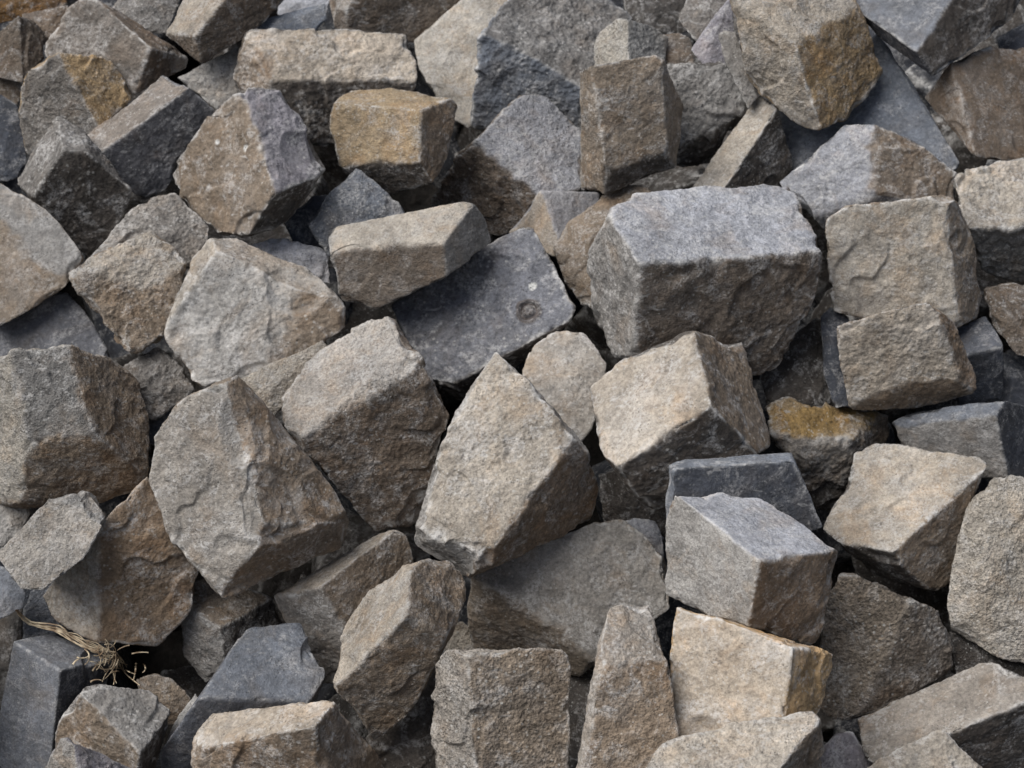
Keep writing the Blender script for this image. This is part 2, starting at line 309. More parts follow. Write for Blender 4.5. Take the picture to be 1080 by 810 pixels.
# each stone: name, label, size in mm-ish, corner points in metres, (face normal, colour code), marks
STONES = [
('cobblestone', 'ochre brown stone cut off by the upper left corner of the photo', 73.0, '-0.703 2.421 0.972;-0.575 2.421 0.972;-0.575 2.388 0.935;-0.604 2.379 0.925;-0.698 2.368 0.913;-0.704 2.430 0.968;-0.700 2.459 0.951;-0.579 2.430 0.968;-0.603 2.459 0.951;-0.579 2.397 0.932;-0.605 2.441 0.920;-0.607 2.389 0.922;-0.627 2.437 0.912;-0.700 2.378 0.911;-0.700 2.431 0.903;-0.628 2.385 0.942;-0.642 2.382 0.944', [([0.0, -0.743, 0.669], 'O')], {}),
('cobblestone', 'dim grey brown stone wedged under the ochre corner stone, upper left', 37.0, '-0.632 2.366 0.933;-0.598 2.368 0.936;-0.571 2.374 0.943;-0.574 2.344 0.909;-0.602 2.335 0.900;-0.632 2.370 0.931;-0.628 2.384 0.923;-0.573 2.379 0.941;-0.582 2.389 0.931;-0.576 2.349 0.908;-0.586 2.373 0.904;-0.603 2.341 0.899;-0.608 2.368 0.896;-0.587 2.347 0.917;-0.594 2.355 0.929', [([-0.0, -0.742, 0.671], 'B')], {}),
('cobblestone', 'weathered brown stone with a blunt peak at the left edge, below the ochre corner stone', 58.0, '-0.670 2.331 0.911;-0.651 2.328 0.925;-0.623 2.323 0.947;-0.615 2.329 0.943;-0.597 2.333 0.921;-0.592 2.321 0.897;-0.617 2.275 0.874;-0.670 2.307 0.872;-0.618 2.304 0.917;-0.671 2.338 0.908;-0.665 2.346 0.902;-0.625 2.330 0.943;-0.635 2.358 0.922;-0.617 2.336 0.940;-0.627 2.357 0.922;-0.600 2.340 0.917;-0.611 2.350 0.908;-0.595 2.328 0.895;-0.608 2.340 0.891;-0.619 2.284 0.872;-0.631 2.325 0.866;-0.671 2.315 0.870;-0.665 2.329 0.872', [([-0.458, -0.758, 0.464], 'B'), ([0.676, -0.589, 0.442], 'B')], {}),
('cobblestone', 'small brown wedge at the left edge beneath the blunt peaked stone', 36.0, '-0.674 2.329 0.879;-0.657 2.324 0.873;-0.627 2.312 0.860;-0.630 2.291 0.837;-0.671 2.289 0.835;-0.675 2.333 0.876;-0.674 2.341 0.866;-0.658 2.328 0.871;-0.661 2.338 0.861;-0.629 2.317 0.858;-0.639 2.332 0.850;-0.632 2.296 0.836;-0.643 2.321 0.831;-0.672 2.295 0.834;-0.674 2.320 0.829;-0.643 2.299 0.850;-0.656 2.299 0.853', [([0.0, -0.74, 0.672], 'B')], {}),
('cobblestone', 'dark blue stone at the left edge, beside the stone with an ochre right face', 61.0, '-0.665 2.265 0.873;-0.643 2.259 0.866;-0.620 2.249 0.855;-0.607 2.216 0.819;-0.604 2.197 0.799;-0.619 2.179 0.779;-0.657 2.182 0.782;-0.666 2.272 0.868;-0.664 2.278 0.850;-0.645 2.266 0.862;-0.648 2.275 0.844;-0.623 2.256 0.851;-0.632 2.269 0.835;-0.610 2.224 0.816;-0.624 2.252 0.805;-0.607 2.205 0.796;-0.624 2.242 0.788;-0.622 2.187 0.777;-0.636 2.232 0.771;-0.659 2.191 0.780;-0.664 2.234 0.774;-0.637 2.210 0.821;-0.632 2.198 0.813', [([0.001, -0.736, 0.677], 'D')], {'t': 'dd'}),
('cobblestone', 'big grey stone with a long sloping ridge and brown lower tip, upper left', 96.0, '-0.593 2.317 0.924;-0.560 2.317 0.959;-0.536 2.312 0.974;-0.518 2.304 0.974;-0.498 2.307 0.962;-0.402 2.287 0.901;-0.406 2.285 0.890;-0.469 2.236 0.874;-0.500 2.253 0.880;-0.591 2.304 0.898;-0.445 2.249 0.929;-0.594 2.329 0.919;-0.575 2.331 0.914;-0.561 2.329 0.953;-0.553 2.344 0.936;-0.538 2.324 0.968;-0.537 2.349 0.944;-0.520 2.315 0.969;-0.525 2.348 0.943;-0.501 2.319 0.957;-0.509 2.344 0.936;-0.407 2.299 0.897;-0.434 2.319 0.893;-0.411 2.297 0.886;-0.437 2.315 0.886;-0.472 2.250 0.871;-0.489 2.303 0.865;-0.502 2.267 0.876;-0.510 2.307 0.872;-0.592 2.317 0.894;-0.573 2.321 0.895', [([-0.396, -0.84, 0.371], 'G'), ([0.536, 0.012, 0.844], 'B'), ([0.623, -0.775, -0.103], 'B')], {}),
('cobblestone', 'grey stone whose right face is ochre, left of the dark slanting block', 102.0, '-0.611 2.225 0.888;-0.593 2.224 0.913;-0.551 2.213 0.939;-0.546 2.201 0.922;-0.520 2.180 0.890;-0.499 2.160 0.859;-0.521 2.161 0.827;-0.603 2.194 0.805;-0.613 2.214 0.851;-0.495 2.249 0.916;-0.480 2.240 0.897;-0.467 2.225 0.876;-0.612 2.238 0.883;-0.605 2.262 0.868;-0.595 2.237 0.907;-0.594 2.271 0.883;-0.554 2.226 0.933;-0.566 2.279 0.897;-0.500 2.262 0.910;-0.516 2.275 0.891;-0.485 2.253 0.891;-0.505 2.267 0.877;-0.472 2.238 0.871;-0.495 2.258 0.861;-0.525 2.175 0.823;-0.541 2.231 0.815;-0.605 2.208 0.802;-0.596 2.229 0.810;-0.615 2.227 0.847;-0.605 2.248 0.843', [([-0.425, -0.861, 0.279], 'G'), ([0.56, -0.467, 0.684], 'o')], {}),
('cobblestone', 'slanting block with pale grey top and nearly black front, upper left', 101.0, '-0.515 2.145 0.855;-0.423 2.193 0.915;-0.384 2.149 0.918;-0.491 2.102 0.851;-0.355 2.157 0.889;-0.378 2.144 0.849;-0.420 2.123 0.794;-0.447 2.112 0.784;-0.472 2.106 0.816;-0.515 2.158 0.850;-0.504 2.189 0.837;-0.426 2.204 0.908;-0.433 2.217 0.885;-0.388 2.161 0.911;-0.409 2.212 0.876;-0.359 2.169 0.883;-0.384 2.203 0.861;-0.382 2.157 0.844;-0.400 2.187 0.833;-0.423 2.137 0.790;-0.430 2.165 0.794;-0.450 2.126 0.780;-0.452 2.160 0.785;-0.473 2.120 0.812;-0.473 2.170 0.803', [([-0.405, -0.308, 0.861], 'G'), ([0.346, -0.934, 0.094], 'd')], {}),
('cobblestone', 'pointed dark stone with a grey left side, below the slanting black fronted block', 103.0, '-0.544 2.138 0.887;-0.596 2.105 0.813;-0.561 2.046 0.822;-0.522 2.062 0.874;-0.500 2.067 0.871;-0.506 2.112 0.877;-0.551 2.046 0.797;-0.506 2.049 0.738;-0.463 2.063 0.774;-0.450 2.072 0.818;-0.597 2.118 0.807;-0.581 2.120 0.805;-0.546 2.150 0.879;-0.543 2.149 0.858;-0.509 2.124 0.870;-0.518 2.142 0.846;-0.455 2.085 0.812;-0.477 2.115 0.799;-0.467 2.076 0.769;-0.484 2.099 0.771;-0.509 2.062 0.735;-0.516 2.085 0.746;-0.553 2.059 0.792;-0.555 2.104 0.780', [([-0.708, -0.312, 0.634], 'G'), ([0.177, -0.112, 0.978], 'G'), ([0.224, -0.967, 0.122], 'k')], {}),
('cobblestone', 'large brown grey block with white spots and a purplish right side, upper left', 136.0, '-0.321 2.105 0.935;-0.272 2.130 0.924;-0.212 2.071 0.844;-0.272 2.010 0.841;-0.309 2.008 0.783;-0.342 2.032 0.776;-0.410 2.102 0.802;-0.416 2.115 0.816;-0.356 2.117 0.902;-0.306 2.089 0.920;-0.267 2.050 0.785;-0.415 2.122 0.813;-0.394 2.137 0.810;-0.358 2.133 0.893;-0.352 2.154 0.868;-0.323 2.121 0.926;-0.328 2.164 0.886;-0.276 2.146 0.915;-0.288 2.164 0.885;-0.216 2.088 0.837;-0.244 2.127 0.821;-0.270 2.067 0.779;-0.284 2.103 0.780;-0.311 2.026 0.777;-0.320 2.096 0.767;-0.344 2.050 0.771;-0.343 2.098 0.770;-0.409 2.114 0.798;-0.389 2.126 0.800', [([-0.578, -0.703, 0.414], 'b'), ([0.467, -0.502, 0.728], 'p'), ([0.661, -0.643, -0.388], 'k')], {'s': [[-0.3111, 2.063, 0.8762, 0.0039], [-0.3471, 2.0904, 0.8718, 0.0026]]}),
('cobblestone', 'pale grey strip of stone showing between the slanting block and the long slab', 52.0, '-0.419 2.256 0.889;-0.385 2.268 0.902;-0.340 2.285 0.920;-0.331 2.248 0.879;-0.363 2.226 0.855;-0.402 2.246 0.877;-0.419 2.263 0.886;-0.411 2.287 0.876;-0.342 2.292 0.917;-0.351 2.302 0.902;-0.333 2.255 0.877;-0.345 2.283 0.869;-0.364 2.233 0.854;-0.370 2.271 0.849;-0.402 2.253 0.875;-0.399 2.282 0.867;-0.356 2.250 0.889;-0.359 2.252 0.894', [([-0.0, -0.737, 0.676], 'l')], {}),
('cobblestone', 'brown stone with a tan left slope at the top edge, by the pale slab', 83.0, '-0.433 2.270 0.943;-0.397 2.320 0.992;-0.342 2.265 1.001;-0.385 2.227 0.954;-0.380 2.225 0.916;-0.331 2.264 0.938;-0.311 2.280 0.947;-0.275 2.312 0.985;-0.432 2.281 0.940;-0.418 2.297 0.939;-0.397 2.325 0.989;-0.391 2.327 0.978;-0.278 2.321 0.981;-0.299 2.320 0.973;-0.314 2.291 0.944;-0.327 2.299 0.944;-0.334 2.275 0.935;-0.343 2.294 0.934;-0.382 2.237 0.914;-0.382 2.281 0.912', [([-0.509, -0.387, 0.769], 't'), ([0.586, -0.803, 0.108], 'B'), ([-0.66, -0.75, -0.044], 'B')], {}),
('cobblestone', 'narrow grey stone at the top edge behind the stone with the long ridge', 54.0, '-0.506 2.330 0.952;-0.487 2.353 0.976;-0.411 2.353 0.976;-0.436 2.308 0.927;-0.466 2.308 0.927;-0.506 2.338 0.949;-0.501 2.367 0.940;-0.488 2.360 0.973;-0.486 2.378 0.961;-0.414 2.360 0.973;-0.429 2.378 0.961;-0.439 2.316 0.925;-0.450 2.355 0.920;-0.468 2.316 0.925;-0.472 2.355 0.920;-0.460 2.330 0.959;-0.457 2.324 0.957', [([-0.0, -0.74, 0.673], 'G')], {}),
('cobblestone', 'small thin slate blue stone lying right behind the long pale slab', 40.0, '-0.325 2.286 0.935;-0.311 2.300 0.950;-0.264 2.305 0.956;-0.234 2.314 0.966;-0.231 2.300 0.950;-0.246 2.286 0.935;-0.324 2.292 0.933;-0.315 2.320 0.927;-0.310 2.305 0.948;-0.304 2.327 0.939;-0.236 2.319 0.963;-0.247 2.334 0.952;-0.233 2.305 0.948;-0.245 2.327 0.939;-0.248 2.292 0.933;-0.256 2.320 0.927;-0.279 2.290 0.945;-0.269 2.293 0.951', [([-0.0, -0.738, 0.675], 's')], {}),
('cobblestone', 'light blue grey stone at the top edge, above the thin slate blue stone', 43.0, '-0.319 2.484 0.891;-0.312 2.513 0.924;-0.239 2.513 0.924;-0.248 2.485 0.893;-0.284 2.480 0.887;-0.318 2.490 0.890;-0.313 2.519 0.884;-0.312 2.518 0.921;-0.307 2.535 0.911;-0.241 2.518 0.921;-0.252 2.535 0.911;-0.250 2.491 0.892;-0.260 2.520 0.886;-0.285 2.486 0.886;-0.287 2.517 0.881;-0.281 2.491 0.906;-0.289 2.489 0.907', [([0.0, -0.749, 0.663], 'u')], {}),
('cobblestone', 'broad brown block at the top edge, right behind the long pale slab', 88.0, '-0.252 2.508 0.931;-0.191 2.427 0.952;-0.219 2.413 0.923;-0.236 2.437 0.918;-0.237 2.435 0.890;-0.136 2.426 0.876;-0.126 2.428 0.871;-0.086 2.445 0.894;-0.044 2.467 0.939;-0.217 2.406 0.892;-0.250 2.507 0.930;-0.229 2.510 0.920;-0.048 2.478 0.934;-0.074 2.501 0.919;-0.088 2.457 0.891;-0.106 2.482 0.886;-0.128 2.440 0.868;-0.136 2.472 0.868;-0.216 2.418 0.889;-0.206 2.477 0.876;-0.236 2.447 0.886;-0.220 2.479 0.881', [([-0.623, -0.278, 0.732], 'w'), ([0.271, -0.94, 0.208], 'B'), ([-0.822, -0.564, 0.072], 'B')], {}),
('cobblestone', 'long pale slab with whitish front edge and a dark underside, top centre left', 140.0, '-0.335 2.246 0.949;-0.324 2.250 0.954;-0.200 2.275 0.946;-0.132 2.280 0.936;-0.116 2.251 0.911;-0.115 2.231 0.895;-0.252 2.203 0.904;-0.292 2.193 0.901;-0.303 2.226 0.937;-0.347 2.229 0.879;-0.296 2.179 0.847;-0.229 2.191 0.820;-0.127 2.223 0.867;-0.347 2.247 0.873;-0.328 2.300 0.856;-0.335 2.263 0.941;-0.321 2.327 0.904;-0.324 2.268 0.946;-0.311 2.329 0.908;-0.203 2.292 0.938;-0.215 2.330 0.909;-0.137 2.297 0.928;-0.163 2.327 0.903;-0.121 2.269 0.903;-0.151 2.314 0.881;-0.119 2.249 0.888;-0.150 2.305 0.866;-0.131 2.241 0.860;-0.159 2.294 0.847;-0.231 2.210 0.814;-0.237 2.273 0.809;-0.296 2.198 0.841;-0.291 2.281 0.823', [([0.166, -0.597, 0.785], 't'), ([-0.55, -0.772, 0.317], 'b'), ([0.216, -0.955, 0.202], 'k')], {}),
('cobblestone', 'small ochre block with a dark right end, in the hollow under the long pale slab', 110.0, '-0.220 2.167 0.893;-0.221 2.152 0.864;-0.208 2.125 0.823;-0.159 2.109 0.840;-0.109 2.092 0.844;-0.107 2.121 0.900;-0.191 2.205 0.893;-0.148 2.206 0.895;-0.073 2.160 0.900;-0.065 2.164 0.886;-0.076 2.129 0.837;-0.093 2.100 0.815;-0.156 2.126 0.787;-0.220 2.166 0.858;-0.205 2.193 0.845;-0.219 2.180 0.886;-0.204 2.205 0.866;-0.191 2.217 0.887;-0.181 2.215 0.874;-0.149 2.218 0.889;-0.149 2.215 0.875;-0.075 2.174 0.893;-0.094 2.207 0.869;-0.068 2.178 0.880;-0.087 2.202 0.861;-0.079 2.143 0.832;-0.096 2.180 0.822;-0.095 2.115 0.811;-0.109 2.168 0.801;-0.156 2.140 0.783;-0.155 2.162 0.791;-0.207 2.139 0.818;-0.196 2.174 0.812', [([-0.364, -0.819, 0.444], 'q'), ([-0.05, 0.027, 0.998], 'q'), ([0.74, -0.616, 0.269], 'b'), ([-0.227, -0.915, -0.333], 'k')], {}),
('cobblestone', 'smooth tan grey stone at the top edge, left of the big blue faced stone', 96.0, '-0.130 2.405 0.884;-0.053 2.451 0.936;0.006 2.450 0.944;-0.022 2.418 0.911;-0.042 2.370 0.861;-0.054 2.306 0.797;-0.089 2.324 0.811;-0.124 2.378 0.858;-0.075 2.392 0.879;-0.129 2.418 0.880;-0.114 2.437 0.869;-0.053 2.462 0.930;-0.056 2.462 0.911;0.004 2.462 0.938;-0.012 2.465 0.916;-0.055 2.319 0.795;-0.058 2.392 0.791;-0.088 2.338 0.808;-0.084 2.400 0.804;-0.123 2.390 0.854;-0.111 2.424 0.846', [([-0.1, -0.674, 0.732], 't'), ([-0.094, -0.695, 0.713], 't')], {}),
('cobblestone', 'big dark blue faced stone with a rough brown top, top centre', 145.0, '-0.040 2.321 0.926;-0.018 2.363 0.940;0.006 2.409 0.955;0.126 2.447 0.930;0.161 2.431 0.907;0.142 2.381 0.886;0.087 2.298 0.862;0.015 2.314 0.902;0.093 2.283 0.791;0.000 2.291 0.801;-0.057 2.296 0.804;-0.055 2.316 0.798;-0.032 2.382 0.793;-0.037 2.340 0.918;-0.019 2.430 0.876;-0.017 2.381 0.932;-0.002 2.441 0.894;0.007 2.427 0.947;0.017 2.452 0.914;0.124 2.457 0.924;0.106 2.458 0.902;0.158 2.444 0.900;0.132 2.446 0.885;0.092 2.302 0.786;0.083 2.375 0.781', [([0.329, -0.454, 0.828], 'G'), ([-0.067, -0.973, 0.221], 's')], {'r': 1}),
('cobblestone', 'rounded blue grey topped stone with brown front, left of the upright pillar block', 126.0, '0.012 2.281 0.860;0.040 2.290 0.855;0.089 2.256 0.818;0.087 2.175 0.773;0.037 2.149 0.774;0.023 2.166 0.797;-0.047 2.189 0.831;-0.083 2.199 0.786;-0.109 2.203 0.741;-0.048 2.180 0.737;-0.021 2.167 0.709;0.026 2.153 0.731;-0.106 2.219 0.735;-0.081 2.245 0.734;-0.081 2.214 0.779;-0.062 2.260 0.759;-0.046 2.204 0.823;-0.035 2.275 0.784;0.012 2.295 0.851;0.010 2.298 0.826;0.039 2.305 0.846;0.031 2.298 0.825;0.087 2.272 0.809;0.068 2.280 0.794;0.085 2.192 0.766;0.068 2.252 0.746;0.025 2.170 0.726;0.021 2.234 0.714;-0.021 2.184 0.704;-0.015 2.229 0.705', [([0.317, -0.463, 0.828], 'u'), ([-0.339, -0.935, 0.106], 'B')], {}),
('cobblestone', 'upright rectangular brown grey pillar block, top centre', 116.0, '0.080 2.138 0.942;0.090 2.121 0.955;0.176 2.134 0.966;0.184 2.097 0.857;0.110 2.081 0.840;0.103 2.102 0.909;0.096 2.113 0.936;0.083 2.127 0.792;0.111 2.092 0.803;0.206 2.157 0.890;0.197 2.114 0.829;0.082 2.152 0.935;0.097 2.200 0.901;0.092 2.135 0.947;0.106 2.202 0.905;0.176 2.148 0.958;0.172 2.208 0.915;0.206 2.172 0.884;0.191 2.184 0.874;0.196 2.129 0.824;0.185 2.156 0.826;0.113 2.107 0.799;0.120 2.144 0.804;0.085 2.136 0.791;0.099 2.155 0.803', [([0.123, -0.934, 0.335], 'b'), ([-0.842, -0.539, 0.014], 'b'), ([0.872, -0.445, 0.204], 'b'), ([0.304, -0.899, -0.314], 'k')], {}),
('cobblestone', 'small two sided stone peeping over the top of the upright pillar block', 62.0, '0.101 2.265 0.938;0.128 2.255 0.965;0.141 2.241 0.969;0.175 2.261 0.954;0.193 2.263 0.938;0.187 2.229 0.904;0.140 2.200 0.922;0.102 2.235 0.904;0.102 2.266 0.937;0.113 2.273 0.931;0.129 2.263 0.962;0.134 2.273 0.949;0.142 2.248 0.965;0.144 2.273 0.948;0.175 2.268 0.950;0.169 2.270 0.943;0.191 2.266 0.937;0.181 2.271 0.932;0.186 2.237 0.902;0.177 2.248 0.905;0.103 2.243 0.902;0.114 2.249 0.907', [([-0.699, -0.531, 0.48], 't'), ([0.588, -0.611, 0.53], 'g')], {}),
('cobblestone', 'little brown stone just right of the two sided stone behind the pillar', 35.0, '0.183 2.276 0.936;0.208 2.278 0.939;0.222 2.272 0.932;0.227 2.248 0.907;0.195 2.243 0.901;0.186 2.250 0.908;0.184 2.280 0.934;0.190 2.290 0.925;0.208 2.282 0.937;0.208 2.291 0.928;0.222 2.276 0.930;0.219 2.288 0.922;0.227 2.253 0.905;0.223 2.276 0.901;0.196 2.248 0.900;0.200 2.273 0.896;0.187 2.255 0.907;0.193 2.277 0.903;0.211 2.260 0.924;0.204 2.251 0.917', [([0.0, -0.737, 0.676], 'B')], {}),
('cobblestone', 'round shouldered dark grey stone at the top edge, right of the black gap', 47.0, '0.209 2.305 0.946;0.222 2.329 0.972;0.275 2.336 0.980;0.274 2.313 0.955;0.243 2.283 0.921;0.228 2.286 0.925;0.211 2.311 0.944;0.221 2.336 0.937;0.223 2.335 0.969;0.230 2.349 0.959;0.275 2.341 0.977;0.269 2.352 0.965;0.274 2.319 0.953;0.269 2.341 0.945;0.244 2.289 0.920;0.247 2.325 0.917;0.229 2.293 0.924;0.235 2.326 0.920;0.239 2.302 0.949;0.244 2.306 0.957', [([-0.0, -0.739, 0.674], 'G')], {}),
('cobblestone', 'dark purplish stone squeezed between the round shouldered stone and the big ochre block', 46.0, '0.221 2.259 0.925;0.248 2.281 0.949;0.275 2.309 0.979;0.277 2.252 0.917;0.260 2.242 0.906;0.237 2.242 0.906;0.223 2.265 0.923;0.233 2.291 0.916;0.275 2.314 0.975;0.272 2.317 0.961;0.277 2.259 0.916;0.275 2.288 0.910;0.261 2.249 0.905;0.263 2.283 0.901;0.238 2.249 0.905;0.245 2.283 0.901;0.258 2.260 0.932;0.247 2.259 0.935', [([-0.0, -0.737, 0.676], 'p')], {}),
('cobblestone', 'rough scaly grey stone right of the upright pillar block', 85.0, '0.189 2.230 0.916;0.221 2.229 0.920;0.236 2.225 0.915;0.258 2.228 0.924;0.272 2.218 0.910;0.288 2.194 0.876;0.269 2.182 0.858;0.240 2.179 0.836;0.204 2.175 0.834;0.209 2.202 0.875;0.248 2.203 0.797;0.203 2.192 0.793;0.191 2.240 0.910;0.205 2.276 0.883;0.223 2.240 0.914;0.230 2.278 0.885;0.259 2.238 0.918;0.258 2.279 0.888;0.272 2.229 0.905;0.269 2.273 0.877;0.287 2.205 0.871;0.281 2.257 0.850;0.249 2.214 0.794;0.248 2.230 0.804;0.205 2.204 0.791;0.214 2.228 0.799', [([-0.093, -0.841, 0.532], 'G'), ([0.237, -0.885, -0.4], 'k')], {}),
('stone_splinter', 'thin grey stone splinter standing left of the big ochre block', 38.0, '0.252 2.240 0.951;0.260 2.244 0.956;0.273 2.242 0.954;0.281 2.218 0.928;0.298 2.184 0.891;0.287 2.172 0.878;0.280 2.183 0.890;0.259 2.218 0.928;0.253 2.238 0.951;0.259 2.237 0.941;0.260 2.241 0.956;0.265 2.241 0.945;0.273 2.240 0.954;0.274 2.240 0.943;0.298 2.189 0.890;0.294 2.205 0.893;0.288 2.178 0.878;0.286 2.199 0.883;0.280 2.188 0.889;0.280 2.204 0.892;0.260 2.223 0.926;0.264 2.223 0.923', [([-0.0, -0.734, 0.68], 'g')], {}),
('cobblestone', 'big ochre block with rounded corners and orange brown right face, top right', 139.0, '0.256 2.213 1.027;0.409 2.269 1.009;0.418 2.228 0.985;0.354 2.165 0.971;0.332 2.150 0.973;0.273 2.189 1.002;0.369 2.125 0.872;0.352 2.136 0.870;0.320 2.160 0.884;0.286 2.186 0.908;0.272 2.196 0.950;0.437 2.229 0.955;0.455 2.220 0.911;0.443 2.201 0.893;0.407 2.159 0.872;0.260 2.230 1.019;0.290 2.286 0.981;0.411 2.286 1.000;0.401 2.286 0.981;0.438 2.247 0.948;0.422 2.262 0.939;0.455 2.239 0.905;0.434 2.246 0.909;0.444 2.219 0.887;0.426 2.236 0.894;0.408 2.178 0.867;0.403 2.223 0.871;0.371 2.144 0.867;0.377 2.217 0.862;0.355 2.155 0.865;0.363 2.218 0.864;0.324 2.179 0.879;0.337 2.227 0.879;0.290 2.204 0.903;0.310 2.239 0.900;0.277 2.214 0.944;0.301 2.256 0.928', [([0.247, -0.436, 0.866], 't'), ([-0.605, -0.796, -0.01], 't'), ([0.603, -0.703, 0.376], 'o')], {}),
('cobblestone', 'long tan wedge with a dark right side, leaning below the big ochre block', 85.0, '0.303 2.203 0.887;0.322 2.173 0.884;0.260 2.111 0.811;0.245 2.101 0.796;0.215 2.134 0.791;0.275 2.176 0.854;0.345 2.169 0.811;0.344 2.159 0.780;0.301 2.130 0.778;0.218 2.145 0.788;0.238 2.174 0.784;0.304 2.213 0.880;0.303 2.218 0.859;0.322 2.183 0.878;0.320 2.212 0.850;0.345 2.179 0.807;0.334 2.186 0.805;0.344 2.170 0.776;0.333 2.177 0.783;0.302 2.142 0.774;0.303 2.169 0.775;0.247 2.112 0.793;0.264 2.171 0.778', [([-0.524, -0.38, 0.763], 't'), ([0.548, -0.808, 0.216], 'k')], {}),
('stone_slab', 'flat blue slab tilting down to the right behind the big ochre block', 142.0, '0.327 2.231 0.857;0.456 2.287 0.937;0.470 2.271 0.923;0.547 2.150 0.819;0.542 2.139 0.808;0.473 2.131 0.786;0.342 2.172 0.802;0.331 2.233 0.856;0.360 2.250 0.844;0.454 2.279 0.936;0.455 2.283 0.906;0.469 2.270 0.920;0.467 2.280 0.893;0.548 2.169 0.813;0.529 2.206 0.808;0.543 2.158 0.801;0.526 2.200 0.798;0.476 2.150 0.781;0.473 2.191 0.783;0.348 2.191 0.796;0.371 2.203 0.804', [([-0.134, -0.695, 0.706], 's')], {}),
('cobblestone', 'grey block with a brown right side, right of the big blue topped block', 119.0, '0.322 2.126 0.803;0.398 2.130 0.878;0.430 2.118 0.883;0.418 2.096 0.851;0.435 2.068 0.812;0.375 2.084 0.782;0.349 2.093 0.777;0.459 2.122 0.871;0.507 2.119 0.842;0.538 2.116 0.822;0.534 2.092 0.791;0.379 2.087 0.758;0.327 2.141 0.796;0.357 2.166 0.786;0.402 2.144 0.870;0.419 2.193 0.834;0.433 2.132 0.875;0.445 2.193 0.834;0.461 2.136 0.863;0.466 2.189 0.827;0.508 2.133 0.834;0.500 2.178 0.808;0.538 2.131 0.815;0.523 2.171 0.795;0.535 2.107 0.785;0.521 2.156 0.771;0.384 2.102 0.752;0.402 2.144 0.749;0.354 2.108 0.772;0.379 2.152 0.762', [([-0.433, -0.759, 0.486], 'u'), ([0.289, -0.77, 0.57], 'b'), ([-0.237, -0.968, -0.086], 'd')], {}),
('cobblestone', 'slate blue block with a dark brown right side at the top edge, upper right', 113.0, '0.400 2.304 1.002;0.548 2.247 1.016;0.484 2.180 0.949;0.645 2.294 0.996;0.630 2.272 0.967;0.509 2.180 0.918;0.449 2.250 0.945;0.416 2.262 0.980;0.406 2.315 0.997;0.435 2.316 0.986;0.551 2.261 1.010;0.555 2.308 0.985;0.645 2.308 0.990;0.618 2.307 0.982;0.631 2.287 0.962;0.607 2.293 0.959;0.512 2.196 0.914;0.526 2.263 0.907;0.454 2.265 0.941;0.474 2.283 0.941;0.422 2.277 0.975;0.450 2.297 0.965', [([-0.28, -0.533, 0.798], 's'), ([0.466, -0.808, 0.36], 'k'), ([-0.728, -0.391, -0.564], 'D')], {}),
('cobblestone', 'brown grey block at the right edge, below the slate blue block', 110.0, '0.510 2.225 0.875;0.535 2.213 0.926;0.540 2.189 0.895;0.553 2.156 0.856;0.561 2.134 0.829;0.591 2.254 0.935;0.608 2.257 0.929;0.601 2.221 0.897;0.654 2.191 0.835;0.652 2.167 0.812;0.664 2.279 0.918;0.516 2.239 0.869;0.541 2.256 0.861;0.540 2.227 0.919;0.565 2.273 0.889;0.595 2.267 0.928;0.602 2.282 0.905;0.665 2.287 0.913;0.653 2.287 0.896;0.654 2.182 0.808;0.651 2.226 0.808;0.566 2.149 0.825;0.589 2.227 0.809', [([-0.793, -0.561, 0.237], 'B'), ([0.361, -0.669, 0.649], 'B'), ([0.382, -0.656, 0.651], 'B')], {}),
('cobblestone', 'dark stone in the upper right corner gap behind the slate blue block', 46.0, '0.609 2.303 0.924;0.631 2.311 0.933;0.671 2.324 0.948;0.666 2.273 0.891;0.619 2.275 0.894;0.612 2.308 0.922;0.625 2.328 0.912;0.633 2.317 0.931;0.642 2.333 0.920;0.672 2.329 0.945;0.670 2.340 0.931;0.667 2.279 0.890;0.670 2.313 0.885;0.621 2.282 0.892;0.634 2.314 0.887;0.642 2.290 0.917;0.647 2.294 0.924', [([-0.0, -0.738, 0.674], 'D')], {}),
('cobblestone', 'pale tan stone with a rough grey lower half, cut off by the right edge', 108.0, '0.522 2.080 0.818;0.542 2.114 0.834;0.581 2.123 0.837;0.650 2.127 0.838;0.633 2.032 0.791;0.534 2.024 0.790;0.656 2.068 0.696;0.593 2.060 0.705;0.560 2.049 0.728;0.528 2.094 0.811;0.553 2.125 0.788;0.547 2.126 0.826;0.564 2.136 0.806;0.585 2.135 0.830;0.592 2.138 0.811;0.653 2.139 0.830;0.643 2.139 0.812;0.655 2.072 0.696;0.647 2.094 0.706;0.597 2.074 0.700;0.599 2.086 0.715;0.565 2.063 0.723;0.578 2.089 0.726', [([0.021, -0.443, 0.896], 't'), ([0.074, -0.938, -0.339], 'g')], {}),
('cobblestone', 'grey brown stone at the right edge under the pale tan stone', 69.0, '0.552 1.997 0.728;0.578 2.001 0.732;0.634 1.999 0.731;0.627 1.932 0.660;0.586 1.941 0.669;0.562 1.964 0.693;0.556 2.005 0.723;0.573 2.023 0.704;0.582 2.009 0.727;0.593 2.025 0.708;0.636 2.007 0.725;0.634 2.024 0.706;0.629 1.941 0.657;0.634 1.988 0.645;0.589 1.950 0.666;0.603 1.993 0.653;0.565 1.972 0.689;0.583 2.005 0.674;0.588 1.964 0.703;0.580 1.964 0.709', [([-0.0, -0.722, 0.691], 'B')], {}),
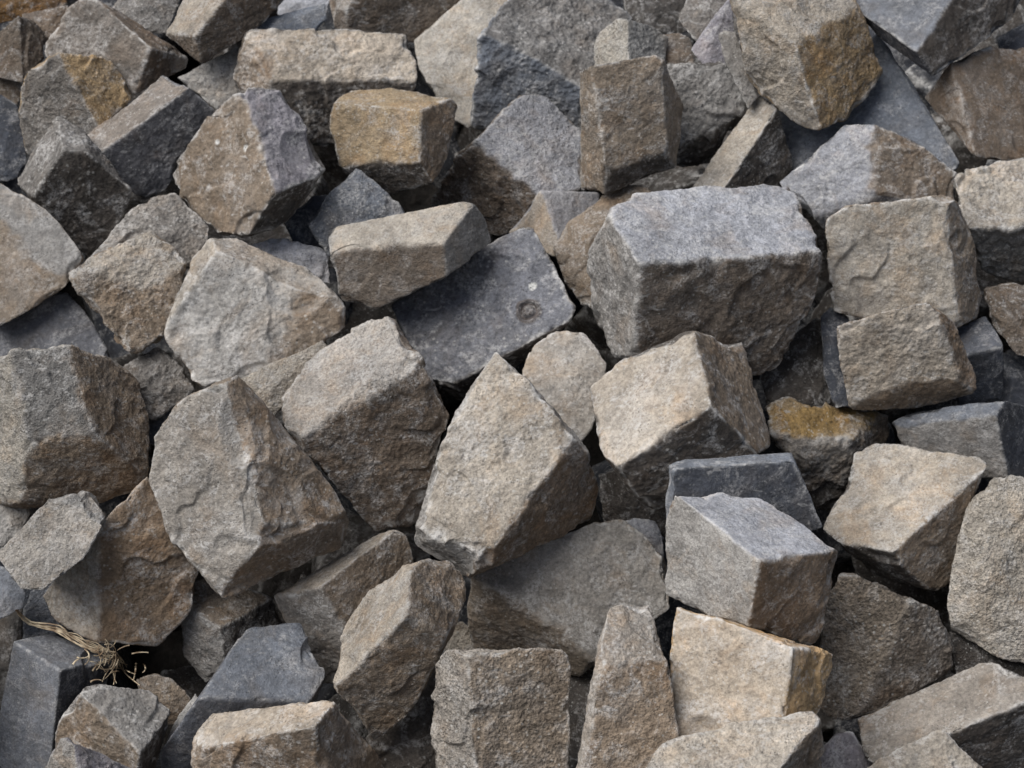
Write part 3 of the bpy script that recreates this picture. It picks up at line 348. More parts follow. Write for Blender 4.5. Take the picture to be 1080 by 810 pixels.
('cobblestone', 'square tan block with a flaked front and dark brown right side, right part', 140.0, '0.359 1.990 0.818;0.378 1.994 0.835;0.496 1.992 0.850;0.513 1.983 0.802;0.520 1.968 0.758;0.478 1.959 0.729;0.422 1.958 0.717;0.373 1.958 0.714;0.363 1.974 0.766;0.513 2.002 0.834;0.540 2.004 0.777;0.551 1.986 0.719;0.541 1.964 0.703;0.515 1.935 0.707;0.487 1.950 0.719;0.365 2.006 0.809;0.401 2.075 0.764;0.384 2.011 0.826;0.416 2.082 0.776;0.499 2.009 0.840;0.509 2.087 0.784;0.516 2.018 0.824;0.519 2.083 0.777;0.542 2.021 0.769;0.534 2.063 0.744;0.553 2.003 0.711;0.540 2.040 0.704;0.543 1.982 0.695;0.534 2.031 0.688;0.517 1.953 0.700;0.519 2.027 0.681;0.379 1.976 0.706;0.408 2.033 0.692;0.369 1.991 0.757;0.402 2.054 0.728', [([-0.026, -0.96, 0.28], 't'), ([0.728, -0.602, 0.327], 'b'), ([-0.215, -0.81, 0.546], 'b')], {}),
('cobblestone', 'tan cube shaped block directly below the square block with the flaked front', 116.0, '0.362 1.889 0.736;0.422 1.890 0.753;0.463 1.890 0.767;0.475 1.885 0.757;0.505 1.872 0.683;0.503 1.869 0.676;0.449 1.866 0.674;0.412 1.866 0.660;0.384 1.868 0.638;0.370 1.877 0.687;0.499 1.899 0.734;0.534 1.898 0.660;0.531 1.886 0.650;0.460 1.886 0.625;0.367 1.902 0.727;0.396 1.955 0.688;0.465 1.903 0.758;0.476 1.966 0.708;0.501 1.913 0.725;0.500 1.956 0.691;0.535 1.912 0.653;0.520 1.931 0.648;0.532 1.900 0.643;0.519 1.926 0.638;0.463 1.901 0.618;0.463 1.917 0.624;0.389 1.883 0.631;0.409 1.918 0.625;0.375 1.891 0.680;0.401 1.936 0.657', [([-0.053, -0.976, 0.213], 't'), ([0.732, -0.571, 0.372], 'r'), ([0.126, -0.921, -0.368], 'b')], {}),
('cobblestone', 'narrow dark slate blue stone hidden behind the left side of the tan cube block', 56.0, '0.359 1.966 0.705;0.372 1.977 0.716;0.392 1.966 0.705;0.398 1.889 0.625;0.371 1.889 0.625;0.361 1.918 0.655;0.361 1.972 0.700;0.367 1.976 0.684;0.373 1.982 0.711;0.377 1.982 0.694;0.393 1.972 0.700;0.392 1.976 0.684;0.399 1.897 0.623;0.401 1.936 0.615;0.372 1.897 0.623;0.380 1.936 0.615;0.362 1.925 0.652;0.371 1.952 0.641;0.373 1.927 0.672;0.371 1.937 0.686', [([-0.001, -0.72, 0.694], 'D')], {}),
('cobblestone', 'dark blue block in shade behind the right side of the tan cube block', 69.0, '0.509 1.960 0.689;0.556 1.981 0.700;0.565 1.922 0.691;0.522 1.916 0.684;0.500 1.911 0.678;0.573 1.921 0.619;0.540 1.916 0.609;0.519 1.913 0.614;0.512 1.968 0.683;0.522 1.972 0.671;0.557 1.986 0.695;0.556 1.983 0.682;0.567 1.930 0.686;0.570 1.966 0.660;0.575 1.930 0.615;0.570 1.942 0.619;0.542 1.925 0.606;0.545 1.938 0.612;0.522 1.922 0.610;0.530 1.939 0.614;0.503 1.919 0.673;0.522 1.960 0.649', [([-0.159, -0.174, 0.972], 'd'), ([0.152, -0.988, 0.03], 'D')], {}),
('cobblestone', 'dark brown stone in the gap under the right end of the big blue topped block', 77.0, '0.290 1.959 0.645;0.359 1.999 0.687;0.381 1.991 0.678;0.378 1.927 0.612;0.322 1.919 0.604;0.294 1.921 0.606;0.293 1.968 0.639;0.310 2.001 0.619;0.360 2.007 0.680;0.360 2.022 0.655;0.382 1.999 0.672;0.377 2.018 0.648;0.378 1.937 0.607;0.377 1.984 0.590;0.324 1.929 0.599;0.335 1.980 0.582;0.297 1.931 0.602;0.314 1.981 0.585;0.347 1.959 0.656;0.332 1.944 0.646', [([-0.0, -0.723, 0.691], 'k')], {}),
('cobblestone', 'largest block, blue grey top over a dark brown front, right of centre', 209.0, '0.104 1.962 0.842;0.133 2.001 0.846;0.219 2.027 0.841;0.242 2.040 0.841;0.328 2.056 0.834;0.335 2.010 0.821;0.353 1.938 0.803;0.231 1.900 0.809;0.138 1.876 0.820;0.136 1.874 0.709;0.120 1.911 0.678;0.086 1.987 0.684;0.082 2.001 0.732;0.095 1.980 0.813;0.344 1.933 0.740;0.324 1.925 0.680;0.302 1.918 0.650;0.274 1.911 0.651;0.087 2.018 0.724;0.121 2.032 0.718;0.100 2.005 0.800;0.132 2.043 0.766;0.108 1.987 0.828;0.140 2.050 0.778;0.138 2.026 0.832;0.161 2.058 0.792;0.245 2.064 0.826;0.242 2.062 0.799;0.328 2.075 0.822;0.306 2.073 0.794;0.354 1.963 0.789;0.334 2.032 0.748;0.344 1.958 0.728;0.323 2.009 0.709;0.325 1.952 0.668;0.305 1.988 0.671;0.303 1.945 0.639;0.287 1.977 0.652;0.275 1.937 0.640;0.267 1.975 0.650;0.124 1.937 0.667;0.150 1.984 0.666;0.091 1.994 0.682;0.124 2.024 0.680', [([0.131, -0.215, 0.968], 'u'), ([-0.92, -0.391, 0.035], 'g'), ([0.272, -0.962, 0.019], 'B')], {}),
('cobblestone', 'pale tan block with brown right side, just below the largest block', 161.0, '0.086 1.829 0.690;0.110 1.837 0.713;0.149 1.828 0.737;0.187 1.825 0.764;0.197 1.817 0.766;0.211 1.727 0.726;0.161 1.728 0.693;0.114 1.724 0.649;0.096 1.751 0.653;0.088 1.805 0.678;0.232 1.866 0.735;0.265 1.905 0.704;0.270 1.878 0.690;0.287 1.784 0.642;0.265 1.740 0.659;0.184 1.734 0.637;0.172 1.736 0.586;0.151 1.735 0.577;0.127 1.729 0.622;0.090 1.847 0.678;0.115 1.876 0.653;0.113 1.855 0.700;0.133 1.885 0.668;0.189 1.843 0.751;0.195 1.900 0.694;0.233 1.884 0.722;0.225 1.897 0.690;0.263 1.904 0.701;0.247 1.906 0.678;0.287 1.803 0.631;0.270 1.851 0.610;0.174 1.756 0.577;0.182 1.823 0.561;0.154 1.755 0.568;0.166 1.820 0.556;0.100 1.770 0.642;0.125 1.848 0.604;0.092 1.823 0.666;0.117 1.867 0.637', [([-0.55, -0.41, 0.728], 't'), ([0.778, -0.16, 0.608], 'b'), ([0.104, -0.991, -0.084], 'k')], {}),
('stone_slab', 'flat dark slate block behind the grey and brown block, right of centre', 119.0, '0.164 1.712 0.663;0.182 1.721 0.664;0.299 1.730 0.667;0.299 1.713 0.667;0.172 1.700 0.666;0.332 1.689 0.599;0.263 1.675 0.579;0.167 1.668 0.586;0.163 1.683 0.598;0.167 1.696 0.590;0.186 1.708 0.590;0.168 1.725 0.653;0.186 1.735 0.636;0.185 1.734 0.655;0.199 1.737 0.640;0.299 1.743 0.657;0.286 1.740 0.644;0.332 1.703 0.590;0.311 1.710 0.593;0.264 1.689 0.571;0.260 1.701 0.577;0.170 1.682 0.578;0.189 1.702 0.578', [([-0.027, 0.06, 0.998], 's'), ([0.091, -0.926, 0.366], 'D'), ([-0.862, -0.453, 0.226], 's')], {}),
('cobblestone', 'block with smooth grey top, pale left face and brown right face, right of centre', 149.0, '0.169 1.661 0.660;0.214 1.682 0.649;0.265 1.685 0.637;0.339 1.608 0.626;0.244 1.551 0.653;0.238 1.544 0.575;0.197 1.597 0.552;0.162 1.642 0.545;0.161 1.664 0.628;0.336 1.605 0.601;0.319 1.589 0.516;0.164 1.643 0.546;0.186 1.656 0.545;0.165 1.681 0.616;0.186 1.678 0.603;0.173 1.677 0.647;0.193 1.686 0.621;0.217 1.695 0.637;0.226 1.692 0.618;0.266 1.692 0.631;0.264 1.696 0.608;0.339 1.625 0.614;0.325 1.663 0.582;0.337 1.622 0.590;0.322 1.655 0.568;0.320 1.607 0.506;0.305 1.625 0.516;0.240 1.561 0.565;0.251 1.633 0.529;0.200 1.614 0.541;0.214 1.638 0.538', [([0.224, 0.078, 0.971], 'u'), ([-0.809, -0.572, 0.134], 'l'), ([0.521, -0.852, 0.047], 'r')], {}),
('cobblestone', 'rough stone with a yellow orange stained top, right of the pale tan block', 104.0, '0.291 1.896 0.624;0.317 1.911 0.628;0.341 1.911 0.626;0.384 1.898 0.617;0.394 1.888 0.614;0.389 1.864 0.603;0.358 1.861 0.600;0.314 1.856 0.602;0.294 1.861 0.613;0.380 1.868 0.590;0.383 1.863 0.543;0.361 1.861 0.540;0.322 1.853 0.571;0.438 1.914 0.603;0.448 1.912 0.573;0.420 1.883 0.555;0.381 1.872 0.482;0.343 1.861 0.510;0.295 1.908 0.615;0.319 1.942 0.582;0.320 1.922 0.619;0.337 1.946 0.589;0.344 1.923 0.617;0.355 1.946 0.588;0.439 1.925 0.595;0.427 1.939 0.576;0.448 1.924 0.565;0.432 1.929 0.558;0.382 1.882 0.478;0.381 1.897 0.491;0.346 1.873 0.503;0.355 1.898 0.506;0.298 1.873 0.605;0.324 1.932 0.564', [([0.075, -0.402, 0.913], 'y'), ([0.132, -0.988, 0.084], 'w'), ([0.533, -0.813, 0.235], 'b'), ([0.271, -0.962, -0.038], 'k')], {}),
('cobblestone', 'blocky brown grey stone with a dark blue right end, near the right edge', 98.0, '0.433 1.875 0.616;0.456 1.881 0.628;0.554 1.850 0.662;0.543 1.832 0.652;0.493 1.855 0.638;0.449 1.865 0.617;0.560 1.813 0.580;0.518 1.829 0.570;0.482 1.845 0.578;0.435 1.868 0.590;0.583 1.873 0.640;0.590 1.835 0.559;0.438 1.886 0.609;0.461 1.894 0.599;0.461 1.892 0.620;0.479 1.899 0.607;0.556 1.861 0.654;0.561 1.904 0.616;0.585 1.884 0.632;0.577 1.901 0.611;0.591 1.847 0.553;0.580 1.868 0.553;0.521 1.841 0.564;0.528 1.870 0.557;0.486 1.857 0.572;0.500 1.876 0.568;0.440 1.879 0.583;0.462 1.884 0.582', [([-0.403, -0.29, 0.868], 's'), ([-0.388, -0.906, 0.17], 'g'), ([0.713, -0.614, 0.339], 'D')], {}),
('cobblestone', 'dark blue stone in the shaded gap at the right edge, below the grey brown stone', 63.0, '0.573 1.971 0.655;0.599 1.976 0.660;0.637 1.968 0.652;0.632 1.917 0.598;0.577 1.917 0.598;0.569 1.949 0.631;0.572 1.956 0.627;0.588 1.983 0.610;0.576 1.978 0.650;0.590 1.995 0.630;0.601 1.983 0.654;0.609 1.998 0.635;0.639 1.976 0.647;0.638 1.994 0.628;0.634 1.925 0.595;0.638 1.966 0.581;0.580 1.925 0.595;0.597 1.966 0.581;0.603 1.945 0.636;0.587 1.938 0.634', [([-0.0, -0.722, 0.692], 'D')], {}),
('cobblestone', 'tan four cornered stone with hollow left edge and dark right side, lower right', 139.0, '0.394 1.858 0.593;0.418 1.861 0.602;0.474 1.821 0.607;0.522 1.800 0.616;0.530 1.788 0.615;0.410 1.704 0.552;0.360 1.737 0.545;0.344 1.761 0.547;0.385 1.797 0.571;0.507 1.766 0.567;0.492 1.742 0.485;0.470 1.729 0.485;0.431 1.712 0.525;0.409 1.747 0.492;0.350 1.777 0.537;0.380 1.815 0.516;0.396 1.858 0.591;0.413 1.868 0.565;0.419 1.862 0.598;0.431 1.870 0.571;0.524 1.815 0.604;0.515 1.845 0.569;0.532 1.803 0.603;0.523 1.842 0.564;0.495 1.759 0.476;0.490 1.792 0.476;0.474 1.746 0.476;0.475 1.789 0.471;0.414 1.764 0.483;0.427 1.795 0.482', [([-0.291, -0.275, 0.916], 't'), ([0.514, -0.845, 0.145], 'b'), ([-0.413, -0.742, -0.528], 'k')], {'d': [0.3673, 1.8077, 0.5895, 0.028]}),
('cobblestone', 'large pale coarse grained stone cut off by the right edge, lower right', 138.0, '0.475 1.690 0.493;0.480 1.707 0.518;0.498 1.751 0.583;0.528 1.770 0.617;0.591 1.755 0.614;0.584 1.634 0.448;0.551 1.643 0.451;0.520 1.653 0.456;0.480 1.673 0.472;0.482 1.705 0.483;0.513 1.765 0.450;0.486 1.723 0.507;0.516 1.777 0.470;0.504 1.766 0.570;0.529 1.807 0.522;0.533 1.784 0.604;0.552 1.822 0.549;0.594 1.769 0.601;0.603 1.818 0.541;0.588 1.650 0.439;0.603 1.738 0.403;0.556 1.660 0.442;0.575 1.741 0.408;0.525 1.670 0.447;0.550 1.745 0.415;0.486 1.689 0.462;0.517 1.755 0.432;0.520 1.689 0.529;0.511 1.685 0.534', [([-0.164, -0.794, 0.585], 't')], {}),
('cobblestone', 'mottled dark brown rounded stone, between the ochre faced block and the pale coarse stone', 128.0, '0.332 1.650 0.459;0.335 1.674 0.504;0.355 1.689 0.540;0.371 1.686 0.541;0.427 1.661 0.526;0.461 1.664 0.505;0.478 1.660 0.474;0.482 1.652 0.442;0.465 1.643 0.428;0.369 1.608 0.401;0.346 1.613 0.397;0.330 1.623 0.408;0.419 1.642 0.478;0.335 1.638 0.399;0.360 1.694 0.372;0.336 1.664 0.448;0.362 1.715 0.410;0.340 1.688 0.493;0.365 1.735 0.444;0.359 1.702 0.528;0.381 1.750 0.469;0.375 1.699 0.529;0.393 1.749 0.469;0.430 1.675 0.514;0.439 1.739 0.451;0.463 1.677 0.493;0.463 1.733 0.440;0.479 1.674 0.463;0.474 1.722 0.422;0.483 1.666 0.431;0.476 1.711 0.402;0.467 1.657 0.418;0.463 1.704 0.391;0.373 1.623 0.392;0.392 1.688 0.362;0.350 1.628 0.388;0.373 1.688 0.362', [([-0.212, -0.857, 0.469], 'b'), ([0.266, -0.926, 0.267], 'B')], {}),
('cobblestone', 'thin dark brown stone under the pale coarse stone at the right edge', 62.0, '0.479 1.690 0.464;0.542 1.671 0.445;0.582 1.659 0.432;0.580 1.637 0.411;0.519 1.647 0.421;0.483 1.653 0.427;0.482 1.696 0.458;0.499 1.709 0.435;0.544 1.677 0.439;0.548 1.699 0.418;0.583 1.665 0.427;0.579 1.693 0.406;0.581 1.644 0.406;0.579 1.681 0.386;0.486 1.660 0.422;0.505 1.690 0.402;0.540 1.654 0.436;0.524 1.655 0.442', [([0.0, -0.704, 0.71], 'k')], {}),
('cobblestone', 'long grey topped block with a dark brown front, lower right corner', 149.0, '0.370 1.601 0.411;0.503 1.632 0.460;0.521 1.627 0.465;0.566 1.576 0.474;0.566 1.571 0.473;0.457 1.549 0.435;0.382 1.531 0.405;0.371 1.542 0.403;0.589 1.579 0.319;0.478 1.555 0.341;0.378 1.617 0.397;0.414 1.649 0.365;0.507 1.647 0.445;0.515 1.671 0.403;0.525 1.642 0.450;0.530 1.671 0.404;0.569 1.591 0.460;0.576 1.662 0.387;0.592 1.596 0.307;0.576 1.617 0.309;0.483 1.571 0.329;0.498 1.617 0.309;0.389 1.547 0.392;0.431 1.629 0.330;0.378 1.558 0.390;0.421 1.631 0.335', [([-0.321, -0.118, 0.94], 'w'), ([0.219, -0.976, -0.017], 'k')], {}),
('cobblestone', 'tan stone poking up from the bottom edge in front of the long grey topped block', 88.0, '0.363 1.506 0.422;0.397 1.521 0.436;0.436 1.534 0.449;0.448 1.534 0.449;0.488 1.503 0.420;0.486 1.479 0.397;0.361 1.479 0.397;0.367 1.515 0.414;0.392 1.552 0.379;0.400 1.530 0.428;0.416 1.560 0.393;0.439 1.543 0.440;0.445 1.567 0.405;0.450 1.542 0.439;0.454 1.567 0.405;0.489 1.513 0.412;0.487 1.551 0.377;0.487 1.489 0.389;0.487 1.538 0.354;0.365 1.489 0.389;0.392 1.538 0.354;0.421 1.499 0.428;0.429 1.492 0.427', [([-0.0, -0.688, 0.725], 't')], {}),
('cobblestone', 'pale block with an ochre right face, lower right of centre', 137.0, '0.165 1.557 0.593;0.195 1.541 0.594;0.275 1.491 0.592;0.267 1.454 0.539;0.233 1.446 0.507;0.166 1.471 0.490;0.156 1.523 0.546;0.304 1.515 0.564;0.329 1.537 0.547;0.324 1.521 0.528;0.305 1.489 0.506;0.160 1.538 0.534;0.181 1.565 0.507;0.168 1.571 0.580;0.187 1.587 0.545;0.198 1.555 0.581;0.211 1.584 0.540;0.329 1.552 0.535;0.311 1.569 0.513;0.324 1.536 0.516;0.307 1.559 0.497;0.306 1.504 0.495;0.295 1.545 0.472;0.235 1.462 0.496;0.243 1.534 0.454;0.170 1.486 0.479;0.190 1.535 0.455', [([-0.41, -0.703, 0.581], 't'), ([0.75, -0.595, 0.287], 'o')], {}),
('cobblestone', 'tan grey stone lying along the bottom edge under the ochre faced block', 118.0, '0.120 1.397 0.519;0.139 1.425 0.526;0.201 1.430 0.536;0.269 1.446 0.549;0.290 1.445 0.552;0.298 1.432 0.551;0.252 1.376 0.536;0.143 1.365 0.519;0.303 1.437 0.509;0.309 1.439 0.440;0.252 1.375 0.498;0.125 1.410 0.509;0.153 1.456 0.470;0.143 1.437 0.515;0.167 1.466 0.486;0.270 1.458 0.537;0.264 1.477 0.507;0.291 1.457 0.540;0.281 1.478 0.508;0.298 1.444 0.539;0.288 1.474 0.502;0.304 1.449 0.498;0.289 1.463 0.482;0.307 1.440 0.441;0.291 1.452 0.443;0.254 1.388 0.488;0.256 1.444 0.449;0.146 1.378 0.508;0.172 1.448 0.455', [([-0.147, -0.136, 0.98], 't'), ([0.768, -0.639, 0.043], 'b')], {}),
('cobblestone', 'small bluish purple stone at the bottom edge, right of the tan grey bottom stone', 58.0, '0.326 1.563 0.398;0.348 1.580 0.414;0.363 1.578 0.412;0.382 1.554 0.389;0.380 1.529 0.365;0.324 1.529 0.365;0.328 1.569 0.392;0.339 1.587 0.371;0.349 1.585 0.408;0.354 1.596 0.387;0.364 1.583 0.406;0.365 1.595 0.385;0.383 1.560 0.383;0.381 1.582 0.362;0.381 1.535 0.360;0.381 1.569 0.339;0.326 1.535 0.360;0.339 1.569 0.339;0.353 1.550 0.394;0.344 1.546 0.394', [([0.0, -0.695, 0.719], 'p')], {}),
('cobblestone', 'narrow upright obelisk shaped brown stone at the bottom, right of the square block', 133.0, '0.098 1.564 0.585;0.106 1.568 0.586;0.141 1.573 0.584;0.145 1.542 0.577;0.155 1.502 0.566;0.088 1.497 0.566;0.091 1.530 0.582;0.166 1.464 0.504;0.166 1.432 0.452;0.067 1.426 0.458;0.074 1.471 0.516;0.059 1.434 0.450;0.083 1.517 0.563;0.061 1.449 0.440;0.078 1.520 0.403;0.085 1.530 0.550;0.096 1.575 0.498;0.100 1.577 0.571;0.106 1.593 0.529;0.107 1.581 0.572;0.112 1.594 0.530;0.142 1.586 0.571;0.139 1.594 0.532;0.155 1.516 0.553;0.152 1.572 0.493;0.166 1.479 0.492;0.161 1.544 0.444;0.166 1.447 0.442;0.161 1.520 0.403', [([0.07, -0.257, 0.964], 'w'), ([0.054, -0.843, 0.535], 'b'), ([-0.925, -0.184, 0.332], 'w')], {}),
('cobblestone', 'broad grey brown stone behind the obelisk shaped stone, lower centre', 161.0, '-0.048 1.713 0.519;0.005 1.732 0.536;0.105 1.764 0.559;0.129 1.764 0.557;0.158 1.749 0.537;0.173 1.736 0.521;0.175 1.700 0.483;0.091 1.655 0.442;0.021 1.687 0.492;-0.027 1.705 0.512;0.075 1.667 0.413;-0.043 1.724 0.394;-0.051 1.723 0.455;-0.048 1.741 0.442;-0.022 1.789 0.411;-0.045 1.731 0.506;-0.020 1.807 0.442;0.007 1.749 0.522;0.021 1.817 0.459;0.105 1.781 0.544;0.099 1.831 0.484;0.128 1.781 0.543;0.117 1.831 0.483;0.157 1.766 0.523;0.139 1.821 0.466;0.172 1.753 0.507;0.151 1.813 0.452;0.174 1.718 0.470;0.154 1.793 0.417;0.076 1.685 0.401;0.076 1.763 0.365;-0.040 1.743 0.382;-0.015 1.771 0.380', [([0.077, -0.728, 0.681], 'w'), ([-0.428, -0.9, -0.088], 'b')], {}),
('cobblestone', 'small blue grey stone corner behind the top of the broad grey brown stone', 45.0, '0.118 1.793 0.533;0.142 1.798 0.538;0.163 1.795 0.535;0.171 1.781 0.520;0.171 1.757 0.496;0.128 1.764 0.503;0.119 1.798 0.529;0.127 1.810 0.515;0.142 1.803 0.534;0.145 1.813 0.519;0.163 1.800 0.531;0.161 1.811 0.517;0.171 1.786 0.517;0.167 1.804 0.503;0.170 1.762 0.493;0.167 1.791 0.481;0.129 1.770 0.500;0.135 1.795 0.488;0.139 1.773 0.518;0.150 1.772 0.521', [([-0.0, -0.712, 0.702], 'u')], {}),
('cobblestone', 'pale grey stone tucked behind the triangular tan stone, centre', 87.0, '0.011 1.911 0.665;0.026 1.938 0.688;0.055 1.946 0.698;0.084 1.942 0.698;0.109 1.907 0.674;0.108 1.884 0.656;0.092 1.847 0.625;0.075 1.832 0.612;0.048 1.853 0.624;0.016 1.888 0.648;0.013 1.921 0.659;0.025 1.935 0.648;0.028 1.948 0.681;0.036 1.948 0.669;0.055 1.956 0.691;0.058 1.952 0.677;0.084 1.952 0.691;0.080 1.952 0.676;0.108 1.917 0.668;0.098 1.937 0.651;0.107 1.895 0.650;0.098 1.927 0.633;0.092 1.858 0.621;0.087 1.910 0.604;0.075 1.844 0.607;0.074 1.903 0.591;0.049 1.864 0.620;0.053 1.911 0.605;0.018 1.898 0.642;0.029 1.925 0.630;0.060 1.892 0.666;0.061 1.879 0.662', [([-0.093, -0.613, 0.785], 'w')], {}),
('cobblestone', 'large triangular tan stone with a dark brown right side, centre', 172.0, '-0.018 1.816 0.743;0.000 1.808 0.738;0.068 1.732 0.683;0.045 1.710 0.652;0.000 1.670 0.607;-0.035 1.642 0.582;-0.108 1.680 0.600;-0.095 1.713 0.632;-0.061 1.774 0.696;0.081 1.746 0.663;0.097 1.771 0.598;0.089 1.767 0.553;0.005 1.684 0.560;-0.051 1.678 0.537;-0.106 1.697 0.569;-0.106 1.700 0.588;-0.087 1.784 0.547;-0.094 1.733 0.620;-0.077 1.802 0.578;-0.061 1.793 0.682;-0.050 1.836 0.636;-0.018 1.835 0.728;-0.016 1.859 0.677;-0.000 1.826 0.724;-0.003 1.856 0.672;0.079 1.766 0.650;0.060 1.819 0.607;0.095 1.791 0.586;0.071 1.803 0.580;0.086 1.783 0.544;0.064 1.797 0.548;0.005 1.704 0.549;0.001 1.773 0.527;-0.050 1.699 0.526;-0.042 1.764 0.512;-0.105 1.717 0.557;-0.085 1.778 0.536', [([-0.13, -0.675, 0.726], 't'), ([0.705, -0.704, -0.086], 'r'), ([-0.501, -0.751, -0.43], 'g')], {}),
('stone_slab', 'flat dark blue stone with a round coiled mark and a white spot, centre', 146.0, '-0.147 2.025 0.689;-0.079 2.045 0.733;0.017 2.058 0.780;0.026 2.053 0.778;0.076 1.964 0.716;0.070 1.955 0.706;0.011 1.946 0.678;-0.067 1.934 0.633;-0.098 1.945 0.634;0.039 1.960 0.670;-0.056 1.956 0.594;-0.143 2.019 0.692;-0.118 2.035 0.681;-0.078 2.042 0.732;-0.067 2.049 0.714;0.015 2.066 0.773;0.004 2.066 0.746;0.024 2.064 0.769;0.011 2.061 0.745;0.073 1.982 0.707;0.050 2.016 0.687;0.068 1.973 0.697;0.045 2.011 0.679;0.037 1.978 0.661;0.021 2.000 0.659;-0.056 1.963 0.594;-0.051 1.991 0.607;-0.097 1.963 0.626;-0.082 1.985 0.634', [([-0.267, -0.649, 0.712], 'e'), ([0.337, -0.859, -0.385], 'k')], {'m': [0.0188, 1.9753, 0.708], 's': [[0.0245, 1.998, 0.7287, 0.0044]], 'r': 1}),
('cobblestone', 'stone with pale top and large dark brown front, left of the triangular tan stone', 165.0, '-0.255 1.819 0.684;-0.221 1.856 0.716;-0.147 1.880 0.759;-0.133 1.873 0.762;-0.100 1.807 0.746;-0.104 1.798 0.734;-0.172 1.788 0.709;-0.200 1.768 0.680;-0.238 1.760 0.663;-0.249 1.781 0.668;-0.067 1.798 0.672;-0.079 1.785 0.614;-0.104 1.767 0.551;-0.152 1.756 0.545;-0.190 1.758 0.597;-0.255 1.838 0.672;-0.239 1.894 0.631;-0.222 1.874 0.703;-0.212 1.912 0.662;-0.149 1.898 0.746;-0.155 1.931 0.695;-0.136 1.891 0.748;-0.145 1.931 0.694;-0.102 1.825 0.733;-0.120 1.913 0.663;-0.070 1.818 0.660;-0.094 1.886 0.617;-0.082 1.804 0.604;-0.103 1.865 0.580;-0.106 1.787 0.541;-0.121 1.840 0.537;-0.153 1.776 0.536;-0.158 1.836 0.530;-0.238 1.779 0.652;-0.230 1.875 0.598;-0.249 1.800 0.657;-0.237 1.881 0.609', [([-0.355, -0.409, 0.841], 'l'), ([0.204, -0.961, 0.186], 'B')], {}),
('cobblestone', 'block with tan top and dark brown front above the dark blue marked stone', 115.0, '-0.215 2.026 0.791;-0.055 2.016 0.830;-0.043 2.010 0.830;-0.078 1.969 0.799;-0.153 1.990 0.794;-0.212 1.991 0.772;-0.074 1.962 0.759;-0.159 1.970 0.712;-0.202 1.979 0.715;-0.026 2.020 0.797;-0.022 2.020 0.777;-0.214 2.040 0.784;-0.196 2.059 0.767;-0.057 2.029 0.822;-0.075 2.071 0.788;-0.045 2.024 0.822;-0.066 2.070 0.786;-0.030 2.034 0.789;-0.054 2.060 0.769;-0.025 2.034 0.770;-0.050 2.053 0.757;-0.076 1.977 0.753;-0.090 2.037 0.730;-0.159 1.985 0.707;-0.154 2.022 0.705;-0.201 1.994 0.709;-0.185 2.025 0.709;-0.211 2.005 0.765;-0.195 2.046 0.746', [([-0.239, -0.44, 0.865], 't'), ([-0.199, -0.958, 0.206], 'B'), ([0.703, -0.694, 0.154], 'g')], {}),
('cobblestone', 'blue grey wedge pointing up, between the ochre block and the tan topped block', 80.0, '-0.186 2.108 0.835;-0.122 2.067 0.792;-0.146 2.034 0.757;-0.218 2.030 0.752;-0.245 2.057 0.781;-0.215 2.087 0.812;-0.244 2.067 0.776;-0.235 2.109 0.758;-0.215 2.096 0.807;-0.211 2.125 0.786;-0.187 2.117 0.829;-0.189 2.136 0.805;-0.124 2.077 0.787;-0.141 2.115 0.768;-0.147 2.045 0.753;-0.160 2.098 0.738;-0.218 2.041 0.749;-0.215 2.095 0.734;-0.172 2.049 0.784;-0.187 2.058 0.799', [([0.0, -0.727, 0.686], 's')], {}),
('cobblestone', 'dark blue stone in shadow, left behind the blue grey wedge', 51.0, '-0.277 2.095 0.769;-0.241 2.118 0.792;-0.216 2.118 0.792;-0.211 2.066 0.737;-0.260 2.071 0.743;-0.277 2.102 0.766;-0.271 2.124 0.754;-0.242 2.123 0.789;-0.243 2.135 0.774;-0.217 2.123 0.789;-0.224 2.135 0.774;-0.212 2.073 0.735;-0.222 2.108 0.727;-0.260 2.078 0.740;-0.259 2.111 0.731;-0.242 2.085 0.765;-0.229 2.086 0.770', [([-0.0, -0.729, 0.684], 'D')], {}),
('cobblestone', 'flat bluish stone piece behind the upper edge of the wide light grey block', 47.0, '-0.314 2.052 0.757;-0.289 2.057 0.762;-0.257 2.055 0.760;-0.219 2.047 0.751;-0.213 2.018 0.721;-0.249 2.025 0.728;-0.313 2.058 0.753;-0.302 2.075 0.741;-0.289 2.063 0.758;-0.283 2.077 0.745;-0.258 2.061 0.757;-0.260 2.076 0.744;-0.220 2.053 0.748;-0.231 2.072 0.737;-0.215 2.025 0.719;-0.228 2.057 0.710;-0.250 2.031 0.725;-0.255 2.061 0.716;-0.249 2.031 0.741;-0.249 2.037 0.750', [([0.0, -0.726, 0.687], 'u')], {}),
